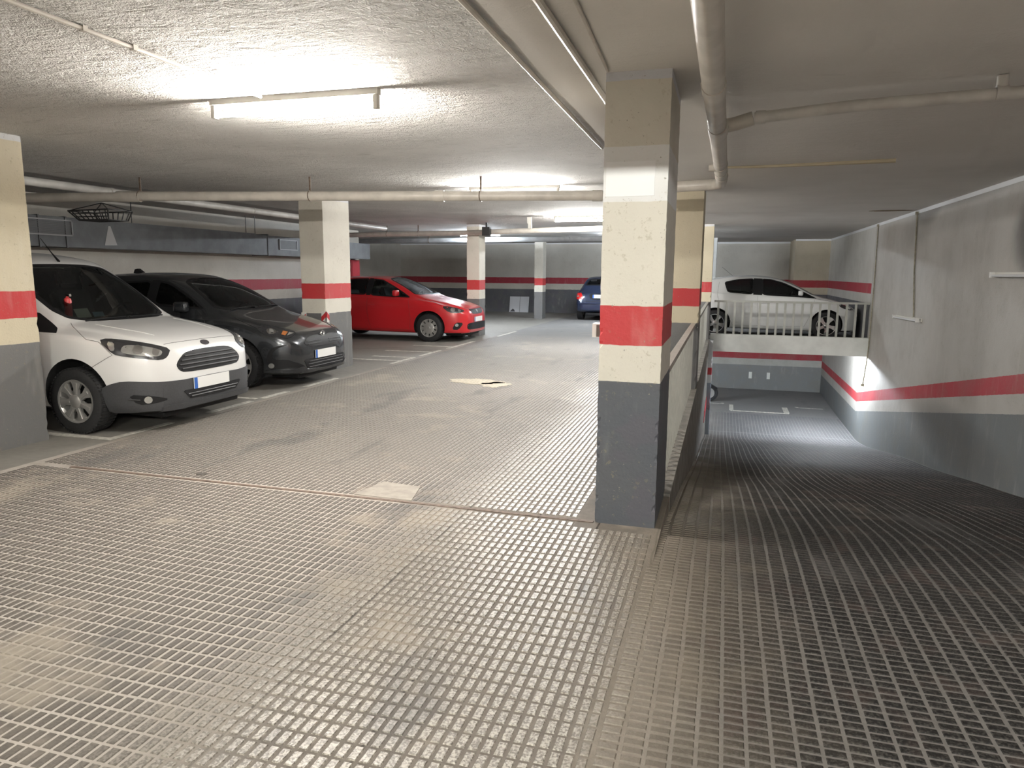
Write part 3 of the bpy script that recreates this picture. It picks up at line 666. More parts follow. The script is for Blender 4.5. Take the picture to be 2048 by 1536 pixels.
class Car:
    def __init__(s, name, label, loc, rz, spec, body_mat):
        s.sp = spec; s.L = spec['L']; s.bm = body_mat
        s.root = thing(name, label, 'van' if 'van' in name else 'car', loc, rz)
        c = {k: lerp_curve(spec[k]) for k in ('zt', 'zs', 'zb', 'w', 'wr', 'd')}
        L = s.L; NS = 170; ss = []
        for i in range(NS+1):
            u = i/NS; e = .5-.5*cos(pi*u); ss.append(L*(.62*u+.38*e))
        ss[0] = 0; extra = [.004, .010, .018, .028, .040, .055]; ss = sorted(set(ss+extra+[L-e for e in extra]))
        NV = 46; rows = []
        for q in ss:
            zt, zs, zb, w, wr, d = (c[k](q) for k in ('zt', 'zs', 'zb', 'w', 'wr', 'd'))
            zr = max(zt-d, zs+.012); h = zs-zb
            pts = [(0, zb), (.6*w, zb), (.90*w, zb+.02), (.965*w, zb+.10*h), (.985*w, zb+.30*h), (w, zb+.58*h), (.992*w, zb+.82*h), (.965*w, zs-.012), (.945*w, zs),
                   (.945*w+(wr-.945*w)*.5, zs+(zr-zs)*.52), (wr, zr), (wr*.955, zr+(zt-zr)*.34), (wr*.75, zr+(zt-zr)*.72), (wr*.38, zt-(zt-zr)*.06), (0, zt)]
            dd = [0]
            for a, b in zip(pts, pts[1:]): dd.append(dd[-1]+math.hypot(b[0]-a[0], b[1]-a[1])+1e-4)
            # fixed share of points for every span keeps the grid aligned from station to station
            share = [0, 2, 4, 6, 10, 15, 19, 21, 22.5, 28, 33, 35, 39, 43, NV]
            cy = lerp_curve(list(zip(share, [p[0] for p in pts]))); cz = lerp_curve(list(zip(share, [p[1] for p in pts])))
            half = [(cy(j), cz(j)) for j in range(NV+1)]
            rows.append([(L/2-q, y, z) for y, z in half] + [(L/2-q, -y, z) for y, z in half[-2:0:-1]])
        n = len(rows[0]); v = [p for r_ in rows for p in r_]; f = []
        for i in range(len(rows)-1):
            for k in range(n): f.append((i*n+k, i*n+(k+1) % n, (i+1)*n+(k+1) % n, (i+1)*n+k))
        f += [tuple(range(n)), tuple((len(rows)-1)*n+k for k in range(n))[::-1]]
        mb = MB(); mb.add(v, f); s.body = mb.build('body', [body_mat, M_ARCH], s.root)
        s.bvh = s.tree(s.body.data)
        # wheel arches
        cut = MB(); cut.cur = 1
        for ax in spec['axles']:
            for sg in (-1, 1):
                cut.lathe([(0, sg*.52), (spec['arch'], sg*.52), (spec['arch'], sg*1.3), (0, sg*1.3)], 40, 'y', (L/2-ax, 0, spec['R']+spec.get('alift', .01)))
        co = cut.build('cutter', [body_mat, M_ARCH], s.root)
        bm = bmesh.new(); bm.from_mesh(co.data); bmesh.ops.remove_doubles(bm, verts=bm.verts, dist=1e-4); bmesh.ops.recalc_face_normals(bm, faces=bm.faces); bm.to_mesh(co.data); bm.free()
        md = s.body.modifiers.new('b', 'BOOLEAN'); md.operation = 'DIFFERENCE'; md.object = co; md.solver = 'EXACT'
        dg = bpy.context.evaluated_depsgraph_get(); dg.update()
        me = bpy.data.meshes.new_from_object(s.body.evaluated_get(dg)); s.body.modifiers.clear(); s.body.data = me; me.name = 'body'
        bpy.data.objects.remove(co)
        s.holes = []
    def tree(s, me):
        bm = bmesh.new(); bm.from_mesh(me); t = BVHTree.FromBMesh(bm); bm.free(); return t
    def X(s, q): return s.L/2-q
    def basis(s, n):
        n = Vector(n).normalized(); u = Vector((0, 0, 1)).cross(n)
        if u.length < .1: u = Vector((0, 1, 0)).cross(n)
        u.normalize(); return u, n.cross(u), n
    def project(s, p2, u, v_, n, off):
        o = u*p2[0]+v_*p2[1]+n*4
        h, nn, i, dd = s.bvh.ray_cast(o, -n)
        if h is None or nn.dot(n) < .08:
            h2, nn, i, dd = s.bvh.find_nearest(s._c if h is None else h)
            if h is None:
                # slide along the plane of the last hit
                h = u*p2[0]+v_*p2[1]+n*s._c.dot(n); h, nn, i, dd = s.bvh.find_nearest(h)
            return h+n*off
        s._c = h
        if nn.dot(n) < 0: nn = -nn
        return h+nn*off
    def flat(s, pts, n):
        u, v_, n = s.basis(n); P3 = [Vector((s.L/2-p[0], p[1], p[2])) for p in pts]
        s._c = sum(P3, Vector())/len(P3)
        return [(p.dot(u), p.dot(v_)) for p in P3], u, v_, n
    def patch(s, name, pts, n, mat, off=.004, thick=.02, res=.05, parent=None, rnd=2, hole=None, rr=.22, smooth=True):
        """a plate that follows the body; pts = (distance behind nose, y, z), n = view direction it is laid on from"""
        p2, u, v_, n = s.flat(pts, n)
        if rnd: p2 = chaikin(p2, rnd, rr)
        if area2(p2) < 0: p2 = p2[::-1]
        loops = [densify(p2, res)]
        hol = None
        if hole: hol = inset(p2, hole); loops.append(densify(hol, res))
        vs = []; es = []
        for lp in loops:
            o = len(vs); vs += lp; es += [(o+i, o+(i+1) % len(lp)) for i in range(len(lp))]
        if not hole:
            xs = [p[0] for p in p2]; ysx = [p[1] for p in p2]; a = min(xs)
            while a < max(xs):
                b = min(ysx)
                while b < max(ysx):
                    if pip((a, b), inset(p2, res*.35)): vs.append((a, b))
                    b += res
                a += res
        r_ = delaunay_2d_cdt([Vector(p) for p in vs], es, [], 0, 1e-5)
        V2, F2 = r_[0], r_[2]; keep = []
        for fc in F2:
            c = sum((V2[i] for i in fc), Vector((0, 0)))/len(fc)
            if pip(c, p2) and not (hol and pip(c, hol)): keep.append(tuple(fc))
        V3 = [s.project(p, u, v_, n, off) for p in V2]
        cnt = {}
        for fc in keep:
            for i in range(len(fc)):
                a, b = fc[i], fc[(i+1) % len(fc)]; cnt[(a, b)] = cnt.get((a, b), 0)+1
        bd = [e for e in cnt if (e[1], e[0]) not in cnt]
        m_ = MB(); idx = {}; vv = list(V3); ff = list(keep)
        for a, b in bd:
            for q in (a, b):
                if q not in idx: idx[q] = len(vv); vv.append(V3[q]-n*thick)
            ff.append((b, a, idx[a], idx[b]))
        m_.add(vv, ff)
        o = m_.build(name, mat, parent or s.root, smooth=smooth, fix=False)
        return o
    def window(s, pts, n, gmat, seal=.035, name='window', off=.003):
        s.patch('window_seal', pts, n, M_BLACK, off, .012, .05, hole=seal, rnd=2, rr=.11)
        p2, u, v_, n_ = s.flat(pts, n); p2 = chaikin(p2, 2, .11)
        ins = inset(p2, seal-.006)
        u3 = [u*a+v_*b for a, b in ins]
        # pane laid a little below the seal
        back = [(s.L/2-(w.x+n_.x*0), w.y, w.z) for w in u3]
        g = s.patch(name, back, n, gmat, off-.002, .0, .06, rnd=0)
        s.holes.append((inset(p2, seal*.55), u, v_, n_))
        return g
    def cut_windows(s):
        me = s.body.data; bm = bmesh.new(); bm.from_mesh(me); bm.normal_update(); kill = []
        for fc in bm.faces:
            c = fc.calc_center_median()
            if fc.material_index == 1: continue
            for poly, u, v_, n in s.holes:
                if fc.normal.dot(n) > .05 and pip((c.dot(u), c.dot(v_)), poly): kill.append(fc); break
        bmesh.ops.delete(bm, geom=kill, context='FACES')
        for fc in bm.faces:
            if fc.calc_center_median().z < s.sp.get('zdark', .2): fc.material_index = 1
        bm.to_mesh(me)
        # inner lining
        bm2 = bm.copy(); bmesh.ops.delete(bm2, geom=[f_ for f_ in bm2.faces if f_.material_index == 1 or f_.calc_center_median().z < .45], context='FACES')
        for v_ in bm2.verts: v_.co -= v_.normal*.022
        bmesh.ops.reverse_faces(bm2, faces=bm2.faces)
        ml_ = bpy.data.meshes.new('cabin_lining'); bm2.to_mesh(ml_); bm2.free(); bm.free()
        ml_.materials.clear(); ml_.materials.append(M_MATT)
        ml_.polygons.foreach_set('material_index', [0]*len(ml_.polygons))
        link('cabin_lining', ml_, s.root)
        me.polygons.foreach_set('use_smooth', [True]*len(me.polygons)); me.set_sharp_from_angle(angle=R(38)); me.update()
    def seam(s, pts, n, w=.004, name='panel_gap', mat=None, off=.0015, parent=None):
        """thin groove line along a polyline on the body"""
        p2, u, v_, n = s.flat(pts, n); V3 = []
        for a, b in zip(p2, p2[1:]):
            a, b = Vector(a), Vector(b); k = max(1, int((b-a).length/.03)); V3 += [s.project(a.lerp(b, j/k), u, v_, n, off) for j in range(k)]
        V3.append(s.project(p2[-1], u, v_, n, off))
        mb = MB(); mb.tube(V3, w/2, 5); return mb.build(name, mat or M_SEAM, parent or s.root)
    def box(s, name, s0, s1, y0, y1, z0, z1, mat, parent=None, bev=0):
        mb = MB(); mb.box(s.L/2-s1, s.L/2-s0, y0, y1, z0, z1); o = mb.build(name, mat, parent or s.root)
        if bev:
            bm = bmesh.new(); bm.from_mesh(o.data); bmesh.ops.bevel(bm, geom=bm.edges[:], offset=bev, segments=3, affect='EDGES', profile=.5); bm.to_mesh(o.data); bm.free()
            o.data.polygons.foreach_set('use_smooth', [True]*len(o.data.polygons))
        return o
    def wheels(s, style, rim_mat, tw=.2):
        Rw = s.sp['R']; yo = s.sp['wo']; rr = s.sp.get('rim', Rw*.66)
        parts = wheel_parts(style, Rw, rr, tw)
        for ax in s.sp['axles']:
            for sg in (-1, 1):
                w = link('wheel', parts['tyre'], s.root, (s.L/2-ax, sg*yo, Rw)); w.rotation_euler = (0, 0, 0 if sg < 0 else pi)
                w.rotation_euler.y = s.sp.get('spin', .3)
                for nm, me in parts['rim']:
                    o = link(nm, me, w)
                    if not o.data.materials: o.data.materials.append(rim_mat)
    def cabin(s, seats, dash, wheel_y, floor_z=.45):
        for (q, y, zb, h, w) in seats:
            r_ = s.X(q)
            st = s.box('seat', q-.05, q+.42, y-w/2, y+w/2, zb, zb+.14, M_MATT, bev=.04)
            mb = MB(); mm = Matrix.Translation((r_-.40, y, zb+.10)) @ Matrix.Rotation(-.3, 4, 'Y'); mb.box(-.06, .06, -w/2, w/2, 0, h, mm); o = mb.build('seat_back', M_MATT, s.root)
            bm = bmesh.new(); bm.from_mesh(o.data); bmesh.ops.bevel(bm, geom=bm.edges[:], offset=.04, segments=2, affect='EDGES'); bm.to_mesh(o.data); bm.free()
            mb = MB(); mm = Matrix.Translation((r_-.40-h*.30, y, zb+.12+h*.95)) @ Matrix.Rotation(-.2, 4, 'Y'); mb.box(-.045, .045, -.13, .13, .02, .2, mm); o = mb.build('headrest', M_MATT, s.root)
            bm = bmesh.new(); bm.from_mesh(o.data); bmesh.ops.bevel(bm, geom=bm.edges[:], offset=.035, segments=2, affect='EDGES'); bm.to_mesh(o.data); bm.free()
        q0, q1, wd, z0, z1 = dash
        mb = MB(); mb.prism([(s.X(q0), z0), (s.X(q1), z0-.02), (s.X(q1)-.02, z1-.07), (s.X(q1)+.05, z1), (s.X(q0), z1-.03)], 'y', -wd, wd); mb.build('dashboard', M_MATT, s.root)
        c = Vector((s.X(q1)-.10, wheel_y, z1-.03)); ax = Vector((-.85, 0, .5)).normalized(); a = Vector((0, 1, 0)); b = ax.cross(a)
        mb = MB(); mb.tube([c+a*(.18*cos(t_))+b*(.18*sin(t_)) for t_ in [2*pi*k/24 for k in range(25)]], .015, 8); mb.tube([c-a*.17, c+a*.17], .014, 6); mb.tube([c, c-ax*.22], .03, 8); mb.build('steering_wheel', M_BLACK, s.root, smooth=True)
        s.box('cabin_floor', q0-.1, s.L-.25, -wd, wd, floor_z-.05, floor_z, M_MATT)
    def mirror(s, q, y, z, mat, sz=(.10, .19, .13)):
        for sg in (-1, 1):
            m_ = s.box('wing_mirror', q-sz[0]*.5, q+sz[0]*.6, *sorted((sg*y, sg*(y+sz[1]))), z, z+sz[2], mat, bev=.035)
            s.box('mirror_glass', q+sz[0]*.58, q+sz[0]*.62, *sorted((sg*(y+.02), sg*(y+sz[1]-.02))), z+.02, z+sz[2]-.02, M_CHROME, parent=m_)
            mb = MB(); mb.tube([(s.X(q), sg*(y-.06), z-.01), (s.X(q), sg*(y+.04), z+.03)], .022, 8); mb.build('mirror_arm', M_BLACK, s.root, smooth=True)
    def plate(s, q, z, w=.52, h=.11, y=0, tilt=0.0, rear=False):
        sg = -1 if rear else 1; x = s.X(q); mm = Matrix.Translation((x, y, z)) @ Matrix.Rotation(sg*tilt, 4, 'Y')
        mb = MB(); a, b = sorted((0, sg*.008)); mb.box(a, b, -w/2, w/2, -h/2, h/2, mm); p = mb.build('number_plate', M_PLATE, s.root)
        e = -w/2 if sg > 0 else w/2
        mb = MB(); a, b = sorted((sg*.0082, sg*.0095)); ya, yb_ = sorted((e, e+sg*.045)); mb.box(a, b, ya, yb_, -h/2, h/2, mm); mb.build('blue_band', M_PBLUE, p)
WHEELS = {}
def wheel_parts(style, Rw, rr, tw):
    """outer face of the wheel looks towards -y"""
    h = tw/2
    mb = MB(); mb.lathe([(rr, -h+.012), (rr+.012, -h), (Rw-.045, -h-.004), (Rw-.012, -h+.012), (Rw, -h+.035), (Rw, h-.035), (Rw-.012, h-.012), (Rw-.045, h), (rr, h-.02), (rr, -h+.012)], 48, 'y')
    n = 54                                            # tread blocks
    for k in range(n):
        a = 2*pi*k/n; a2 = a+2*pi/n*.62
        for y0, y1 in ((-h+.008, -.012), (.012, h-.008)):
            v = [(r_*cos(t_), y, r_*sin(t_)) for t_ in (a, a2) for y in (y0, y1) for r_ in (Rw-.012, Rw+.005 if True else Rw)]
            mb.add(v, [(0, 1, 3, 2), (4, 6, 7, 5), (0, 4, 5, 1), (2, 3, 7, 6), (1, 5, 7, 3)])
    me = mb.build('tyre', M_TYRE, None, smooth=True); tyre = me.data; bpy.data.objects.remove(me)
    rim = []
    def put(nm, m_, mat=None, smooth=True):
        o = m_.build(nm, mat, None, smooth=smooth); rim.append((nm, o.data)); bpy.data.objects.remove(o)
    b = MB(); b.lathe([(rr+.004, -h+.006), (rr+.004, -h-.002), (rr-.012, -h+.002), (rr-.022, -h+.02), (rr-.03, 0), (rr-.03, h-.02)], 40, 'y'); put('rim', b)
    b = MB(); b.lathe([(.0, .0), (rr-.02, .0), (rr-.02, .01), (0, .01)], 32, 'y'); put('brake_backing', b, M_ARCH)
    def radial(poly, y0, y1, k, n, tw_=0):
        a = 2*pi*k/n+tw_; c_, s_ = cos(a), sin(a); m_ = MB(); m_.prism(poly, 'y', y0, y1)
        m_.v = [(x*c_-z*s_, y, x*s_+z*c_) for x, y, z in m_.v]; return m_
    R1 = rr-.008
    if style == 'van':
        for k in range(7):
            m_ = radial([(.05, -.032), (R1*.6, -.027), (R1, -.062), (R1, .062), (R1*.6, .027), (.05, .032)], -h+.004, -h+.03, k, 7); put('spoke', m_, None, False)
            m_ = radial([(.07, -.010), (R1*.9, -.013), (R1*.9, .013), (.07, .010)], -h-.003, -h+.006, k, 7); put('spoke_rib', m_, None, False)
        hub = .062
    elif style == 'cover':
        b = MB(); b.lathe([(0, -h+.0), (R1*.62, -h-.004), (R1*.66, -h+.0), (R1*.66, -h+.02), (0, -h+.02)], 40, 'y'); put('wheel_cover', b)
        for k in range(10):
            m_ = radial([(R1*.62, -.03), (R1, -.058), (R1, .03), (R1*.62, .020)], -h+.0, -h+.02, k, 10); put('spoke', m_, None, False)
        hub = .04
    elif style == 'five':
        for k in range(5):
            m_ = radial([(.04, -.040), (R1*.5, -.036), (R1, -.07), (R1, .045), (R1*.55, .03), (.04, .040)], -h+.002, -h+.03, k, 5); put('spoke', m_, None, False)
        hub = .058
    else:
        for k in range(8):
            m_ = radial([(.04, -.02), (R1, -.035), (R1, .035), (.04, .02)], -h+.004, -h+.025, k, 8); put('spoke', m_, None, False)
        hub = .05
    b = MB(); b.lathe([(0, -h-.012), (hub*.7, -h-.010), (hub, -h), (hub, -h+.03), (0, -h+.03)], 24, 'y'); put('hub_cap', b)
    return {'tyre': tyre, 'rim': rim}
# -------- the five cars
SP_VAN = dict(L=4.16, R=.315, rim=.205, wo=.785, axles=(.83, 3.32), zdark=.235, arch=.375, alift=.03, spin=.35,
    zt=[(0, .60), (.012, .68), (.03, .75), (.06, .815), (.12, .865), (.3, .93), (.6, .99), (.9, 1.03), (1.02, 1.05), (1.10, 1.085), (1.25, 1.18), (1.5, 1.36), (1.8, 1.555), (1.95, 1.635), (2.15, 1.69), (2.6, 1.735), (3.4, 1.73), (3.95, 1.69), (4.08, 1.6), (4.14, 1.3), (4.16, 1.0)],
    zs=[(0, .54), (.05, .70), (.15, .79), (.4, .87), (.9, .945), (1.3, .955), (2, .97), (4.1, 1.02), (4.16, .95)],
    zb=[(0, .30), (.02, .22), (.05, .195), (.3, .19), (4, .24), (4.16, .38)],
    w=[(0, .42), (.012, .50), (.03, .57), (.07, .65), (.15, .735), (.28, .81), (.45, .852), (.8, .88), (3.6, .88), (4.0, .85), (4.16, .78)],
    wr=[(0, .32), (.05, .46), (.3, .63), (.7, .70), (1.02, .735), (1.5, .715), (1.95, .67), (3.5, .68), (4.16, .6)],
    d=[(0, .03), (.5, .045), (.95, .05), (1.25, .085), (1.8, .10), (2.1, .075), (4, .06), (4.16, .04)])
SP_DARK = dict(L=3.94, R=.315, rim=.215, wo=.775, axles=(.80, 3.36), arch=.36, alift=.02, spin=.1,
    zt=[(0, .50), (.012, .58), (.03, .64), (.06, .69), (.12, .735), (.3, .81), (.6, .89), (.85, .945), (.98, .98), (1.1, 1.03), (1.4, 1.20), (1.7, 1.355), (1.95, 1.445), (2.2, 1.495), (2.6, 1.515), (3.1, 1.50), (3.45, 1.46), (3.65, 1.36), (3.82, 1.12), (3.92, .9), (3.94, .75)],
    zs=[(0, .46), (.05, .58), (.15, .66), (.4, .76), (.8, .86), (1.2, .90), (2, .94), (3.0, 1.0), (3.6, 1.04), (3.94, .72)],
    zb=[(0, .28), (.02, .20), (.06, .175), (.3, .17), (3.6, .22), (3.94, .4)],
    w=[(0, .40), (.012, .48), (.03, .55), (.07, .63), (.15, .71), (.28, .785), (.5, .84), (.85, .872), (3.3, .872), (3.7, .83), (3.94, .70)],
    wr=[(0, .32), (.05, .44), (.3, .62), (.7, .69), (1.0, .715), (1.5, .67), (2.0, .60), (3.2, .58), (3.7, .56), (3.94, .5)],
    d=[(0, .03), (.5, .05), (.95, .06), (1.25, .09), (1.8, .10), (2.2, .075), (3.5, .07), (3.94, .04)])
SP_RED = dict(L=4.06, R=.31, rim=.20, wo=.775, axles=(.86, 3.42), arch=.365, alift=.02, spin=.5,
    zt=[(0, .52), (.012, .60), (.03, .66), (.06, .71), (.12, .755), (.3, .83), (.6, .905), (.9, .965), (1.03, 1.0), (1.15, 1.05), (1.5, 1.225), (1.8, 1.35), (2.05, 1.42), (2.35, 1.445), (2.8, 1.445), (3.2, 1.425), (3.55, 1.36), (3.8, 1.15), (3.95, .95), (4.06, .75)],
    zs=[(0, .48), (.05, .60), (.15, .68), (.4, .77), (.9, .90), (1.3, .935), (2, .96), (3.0, .99), (3.6, 1.0), (4.06, .72)],
    zb=[(0, .28), (.02, .21), (.06, .18), (.3, .17), (3.6, .22), (4.06, .4)],
    w=[(0, .42), (.012, .50), (.03, .57), (.07, .65), (.15, .73), (.28, .80), (.5, .85), (.9, .885), (3.3, .885), (3.8, .84), (4.06, .70)],
    wr=[(0, .38), (.05, .5), (.3, .63), (.7, .70), (1.05, .73), (1.5, .68), (2.0, .60), (3.2, .58), (3.8, .56), (4.06, .5)],
    d=[(0, .03), (.5, .05), (.95, .06), (1.25, .09), (1.8, .10), (2.2, .075), (3.5, .07), (4.06, .04)])
SP_WHITE = dict(SP_RED, L=3.92, R=.325, rim=.225, wo=.765, axles=(.74, 3.33), arch=.37, spin=.2,
    zt=[(0, .52), (.012, .60), (.03, .66), (.06, .71), (.12, .76), (.3, .85), (.6, .94), (.8, .99), (.95, 1.04), (1.2, 1.17), (1.5, 1.32), (1.8, 1.43), (2.1, 1.495), (2.5, 1.525), (2.9, 1.51), (3.3, 1.46), (3.55, 1.38), (3.75, 1.1), (3.88, .9), (3.92, .7)],
    zs=[(0, .48), (.05, .60), (.15, .70), (.4, .82), (.8, .93), (1.2, .97), (2, 1.01), (3.0, 1.07), (3.5, 1.08), (3.92, .68)])
SP_BLUE = dict(SP_RED, L=4.0, R=.31, axles=(.82, 3.30), wo=.76,
    zt=[(0, .52), (.012, .60), (.06, .71), (.3, .83), (.9, .96), (1.1, 1.03), (1.5, 1.25), (1.9, 1.40), (2.2, 1.45), (3.0, 1.44), (3.35, 1.38), (3.6, 1.16), (3.75, 1.0), (3.86, .93), (3.93, .88), (3.97, .78), (4.0, .62)],
    zs=[(0, .48), (.15, .68), (.9, .90), (2, .94), (3.3, .96), (3.7, .93), (3.9, .80), (4.0, .58)],
    zb=[(0, .28), (.06, .18), (.3, .17), (3.6, .24), (3.9, .28), (4.0, .34)],
    w=[(0, .5), (.03, .64), (.15, .765), (.5, .84), (.9, .86), (3.3, .86), (3.75, .84), (3.88, .81), (3.95, .76), (4.0, .66)],
    wr=[(0, .38), (.3, .63), (1.05, .72), (2.0, .58), (3.2, .58), (3.55, .62), (3.85, .70), (4.0, .5)])
W_VAN = paint('white_van_paint', (.74, .735, .72)); W_DARK = paint('dark_grey_metallic_paint', (.048, .051, .056), .26, .6, 1)
W_RED = paint('red_car_paint', (.52, .012, .018)); W_WHITE = paint('white_pearl_paint', (.74, .75, .74)); W_BLUE = paint('dark_blue_paint', (.018, .028, .065), .3, .3)
van = Car('delivery_van', 'white van with a dark grey bumper parked beside the left column', (-5.0-2.08, 6.08, 0), 0, SP_VAN, W_VAN)
dark = Car('dark_hatchback', 'dark grey hatchback parked between the white van and a column', (-5.31-1.97, 8.80, 0), 0, SP_DARK, W_DARK)
red = Car('red_hatchback', 'red hatchback parked behind the column in the middle', (-5.42-2.03, 15.60, 0), 0, SP_RED, W_RED)
white = Car('white_hatchback', 'white hatchback parked on the platform behind the pale railing', (3.13-1.96, 19.56, 0), 0, SP_WHITE, W_WHITE)
blue = Car('blue_hatchback', 'dark blue car seen from behind, half hidden by the nearest column', (-3.86, 23.22+2.0, 0), pi/2, SP_BLUE, W_BLUE)
def both(fn):
    for sg in (-1, 1): fn(sg)
def my(pts, sg):                                    # points given for the right side (y < 0)
    return [(a, b if sg < 0 else -b, c) for a, b, c in pts]
def ndir(n, sg): return (n[0], n[1] if sg < 0 else -n[1], n[2])
def disc(car, name, c, r, n, mat, sg=-1, off=.008, parent=None, k=14, sq=1.0, thick=.01):
    u, v_, nn = car.basis(ndir(n, sg)); o = Vector((car.L/2-c[0], c[1] if sg < 0 else -c[1], c[2]))
    P = [o+u*(r*cos(2*pi*i/k))+v_*(r*sq*sin(2*pi*i/k)) for i in range(k)]
    return car.patch(name, [(car.L/2-p.x, p.y, p.z) for p in P], ndir(n, sg), mat, off, thick, .03, parent, rnd=0)
def symm(pts): return pts + [(a, -b, c) for a, b, c in pts[::-1] if abs(b) > 1e-4]
M_GREYB = simple('dark_grey_bumper_plastic', (.055, .056, .060), .5, grain=.1, gscale=80, bstr=.05); M_SLAT = simple('grille_slat_grey', (.045, .045, .047), .45)
M_HOUS = simple('lamp_housing_dark', (.045, .045, .048), .25, metal=.3); M_REDL = simple('red_tail_lens', (.50, .015, .015), .2); M_DARKBADGE = simple('dark_badge', (.05, .045, .05), .3)
FRONT = (1, 0, .12)
# ---- white van
c = van
c.window(symm([(1.885, 0, 1.602), (1.888, -.35, 1.592), (1.88, -.56, 1.56), (1.66, -.645, 1.42), (1.49, -.67, 1.30), (1.27, -.665, 1.15), (1.12, -.61, 1.08), (1.0, -.42, 1.042), (.955, 0, 1.035)]), (.55, 0, .83), M_GLASSV, .045, 'windscreen')
def van_side(sg):
    n = ndir((0, -1, .25), sg)
    c.patch('quarter_window', my([(1.43, -.74, 1.19), (1.0, -.836, .95), (1.22, -.83, .955), (1.43, -.83, .96)], sg), n, M_BLACK, .003, .01, .05, rnd=1)
    c.window(my([(1.50, -.75, 1.235), (1.47, -.83, .975), (2.38, -.83, .985), (2.38, -.70, 1.55), (1.96, -.70, 1.535)], sg), n, M_GLASSV, .03)
    c.window(my([(2.5, -.83, .99), (2.5, -.70, 1.56), (3.5, -.70, 1.56), (3.5, -.83, 1.0)], sg), n, M_GLASSV, .03)
    c.seam(my([(.62, -.86, .64), (.40, -.83, .765), (.545, -.835, .885), (.68, -.845, .905), (.99, -.70, 1.01), (1.06, -.65, 1.035)], sg), ndir((.3, -1, .5), sg))
    c.seam(my([(1.42, -.84, .94), (1.36, -.88, .6), (1.38, -.87, .28), (2.4, -.87, .28), (2.44, -.88, .6), (2.44, -.84, .97)], sg), n)
    hl = [(.555, -.828, .893), (.52, -.766, .91), (.345, -.685, .889), (.176, -.587, .852), (.07, -.471, .803), (.052, -.534, .733), (.058, -.603, .706), (.155, -.726, .728), (.291, -.803, .752), (.392, -.831, .772)]
    nh = ndir((.75, -.62, .22), sg)
    h = c.patch('headlight', my(hl, sg), nh, M_HOUS, .006, .02, .035, rnd=1)
    c.patch('reflector', my([(.36, -.745, .845), (.20, -.63, .825), (.10, -.54, .785), (.085, -.60, .735), (.16, -.69, .745), (.27, -.76, .765), (.36, -.785, .785)], sg), nh, M_LENS, .010, .006, .03, h, rnd=2)
    disc(c, 'lamp_bowl', (.235, -.705, .80), .042, (.75, -.62, .22), M_CHROME, sg, .017, h); disc(c, 'lamp_bowl', (.125, -.61, .775), .032, (.75, -.62, .22), M_CHROME, sg, .017, h)
    c.patch('side_reflector', my([(.50, -.79, .875), (.44, -.77, .868), (.40, -.80, .80), (.43, -.825, .80)], sg), nh, M_LENS, .010, .006, .03, h, rnd=1)
    c.patch('bumper_corner', my([(.535, -.858, .44), (.45, -.848, .491), (.31, -.82, .527), (.114, -.703, .513), (.06, -.62, .505), (.02, -.45, .499), (.02, -.45, .235), (.06, -.6, .232), (.15, -.70, .235), (.3, -.78, .225), (.47, -.83, .215), (.50, -.845, .30)], sg), ndir((.72, -.7, 0), sg), M_GREYB, .012, .03, .05, rnd=1)
    fr = c.patch('fog_lamp_recess', my([(.285, -.80, .402), (.10, -.68, .378), (.035, -.56, .335), (.10, -.68, .305), (.215, -.76, .298)], sg), ndir((.72, -.7, 0), sg), M_BLACK, .016, .02, .04, rnd=1)
    disc(c, 'fog_lamp', (.14, -.712, .345), .034, (.72, -.7, 0), M_LENS, sg, .022, fr); disc(c, 'fog_lamp_ring', (.14, -.712, .345), .043, (.72, -.7, 0), M_BLACK, sg, .019, fr)
    c.seam(my([(.285, -.80, .355), (.20, -.745, .345)], sg), ndir((.72, -.7, 0), sg), .014, 'recess_fin', M_SLAT, .018, fr)
both(van_side)
c.patch('bumper', symm([(.01, 0, .503), (.02, -.4, .497), (.05, -.62, .505), (.05, -.62, .225), (.02, -.4, .222), (.018, 0, .222)]), FRONT, M_GREYB, .013, .03, .06, rnd=0)
c.patch('bumper_lip', symm([(.0, 0, .275), (.02, -.4, .275), (.06, -.62, .275), (.06, -.62, .23), (.02, -.4, .228), (.018, 0, .228)]), FRONT, M_GREYB, .026, .03, .06, rnd=1)
gr = c.patch('grille', symm([(.037, 0, .772), (.036, -.22, .768), (.034, -.34, .750), (.027, -.43, .688), (.02, -.465, .64), (.012, -.44, .592), (.004, -.38, .566), (0, 0, .560)]), FRONT, M_BLACK, .004, .012, .04, rnd=1)
for k in range(4):
    zz = .60+k*.04; yy = (.40, .425, .395, .345)[k]
    c.seam([(.02, -yy, zz), (.02, 0, zz), (.02, yy, zz)], FRONT, .019, 'grille_slat', M_SLAT, .006, gr)
lg = c.patch('lower_grille', symm([(0, 0, .392), (0, -.30, .393), (.004, -.43, .396), (.004, -.37, .330), (.004, -.33, .303), (0, 0, .297)]), FRONT, M_BLACK, .017, .012, .04, rnd=1)
for zz, yy in ((.325, .33), (.352, .37)): c.seam([(0, -yy, zz), (0, 0, zz), (0, yy, zz)], FRONT, .013, 'grille_slat', M_SLAT, .019, lg)
disc(c, 'badge', (.068, 0, .822), .058, FRONT, M_DARKBADGE, -1, .007, sq=.45)
c.seam([(.125, -.50, .838), (.108, -.25, .853), (.106, 0, .857), (.108, .25, .853), (.125, .50, .838)], (.6, 0, .8))
c.seam([(.30, -.42, .91), (.62, -.50, .98), (.9, -.52, 1.02)], (.3, 0, 1), .006, 'bonnet_crease', W_VAN); c.seam([(.30, .42, .91), (.62, .50, .98), (.9, .52, 1.02)], (.3, 0, 1), .006, 'bonnet_crease', W_VAN)
c.plate(-.016, .445, y=-.025, tilt=.0)
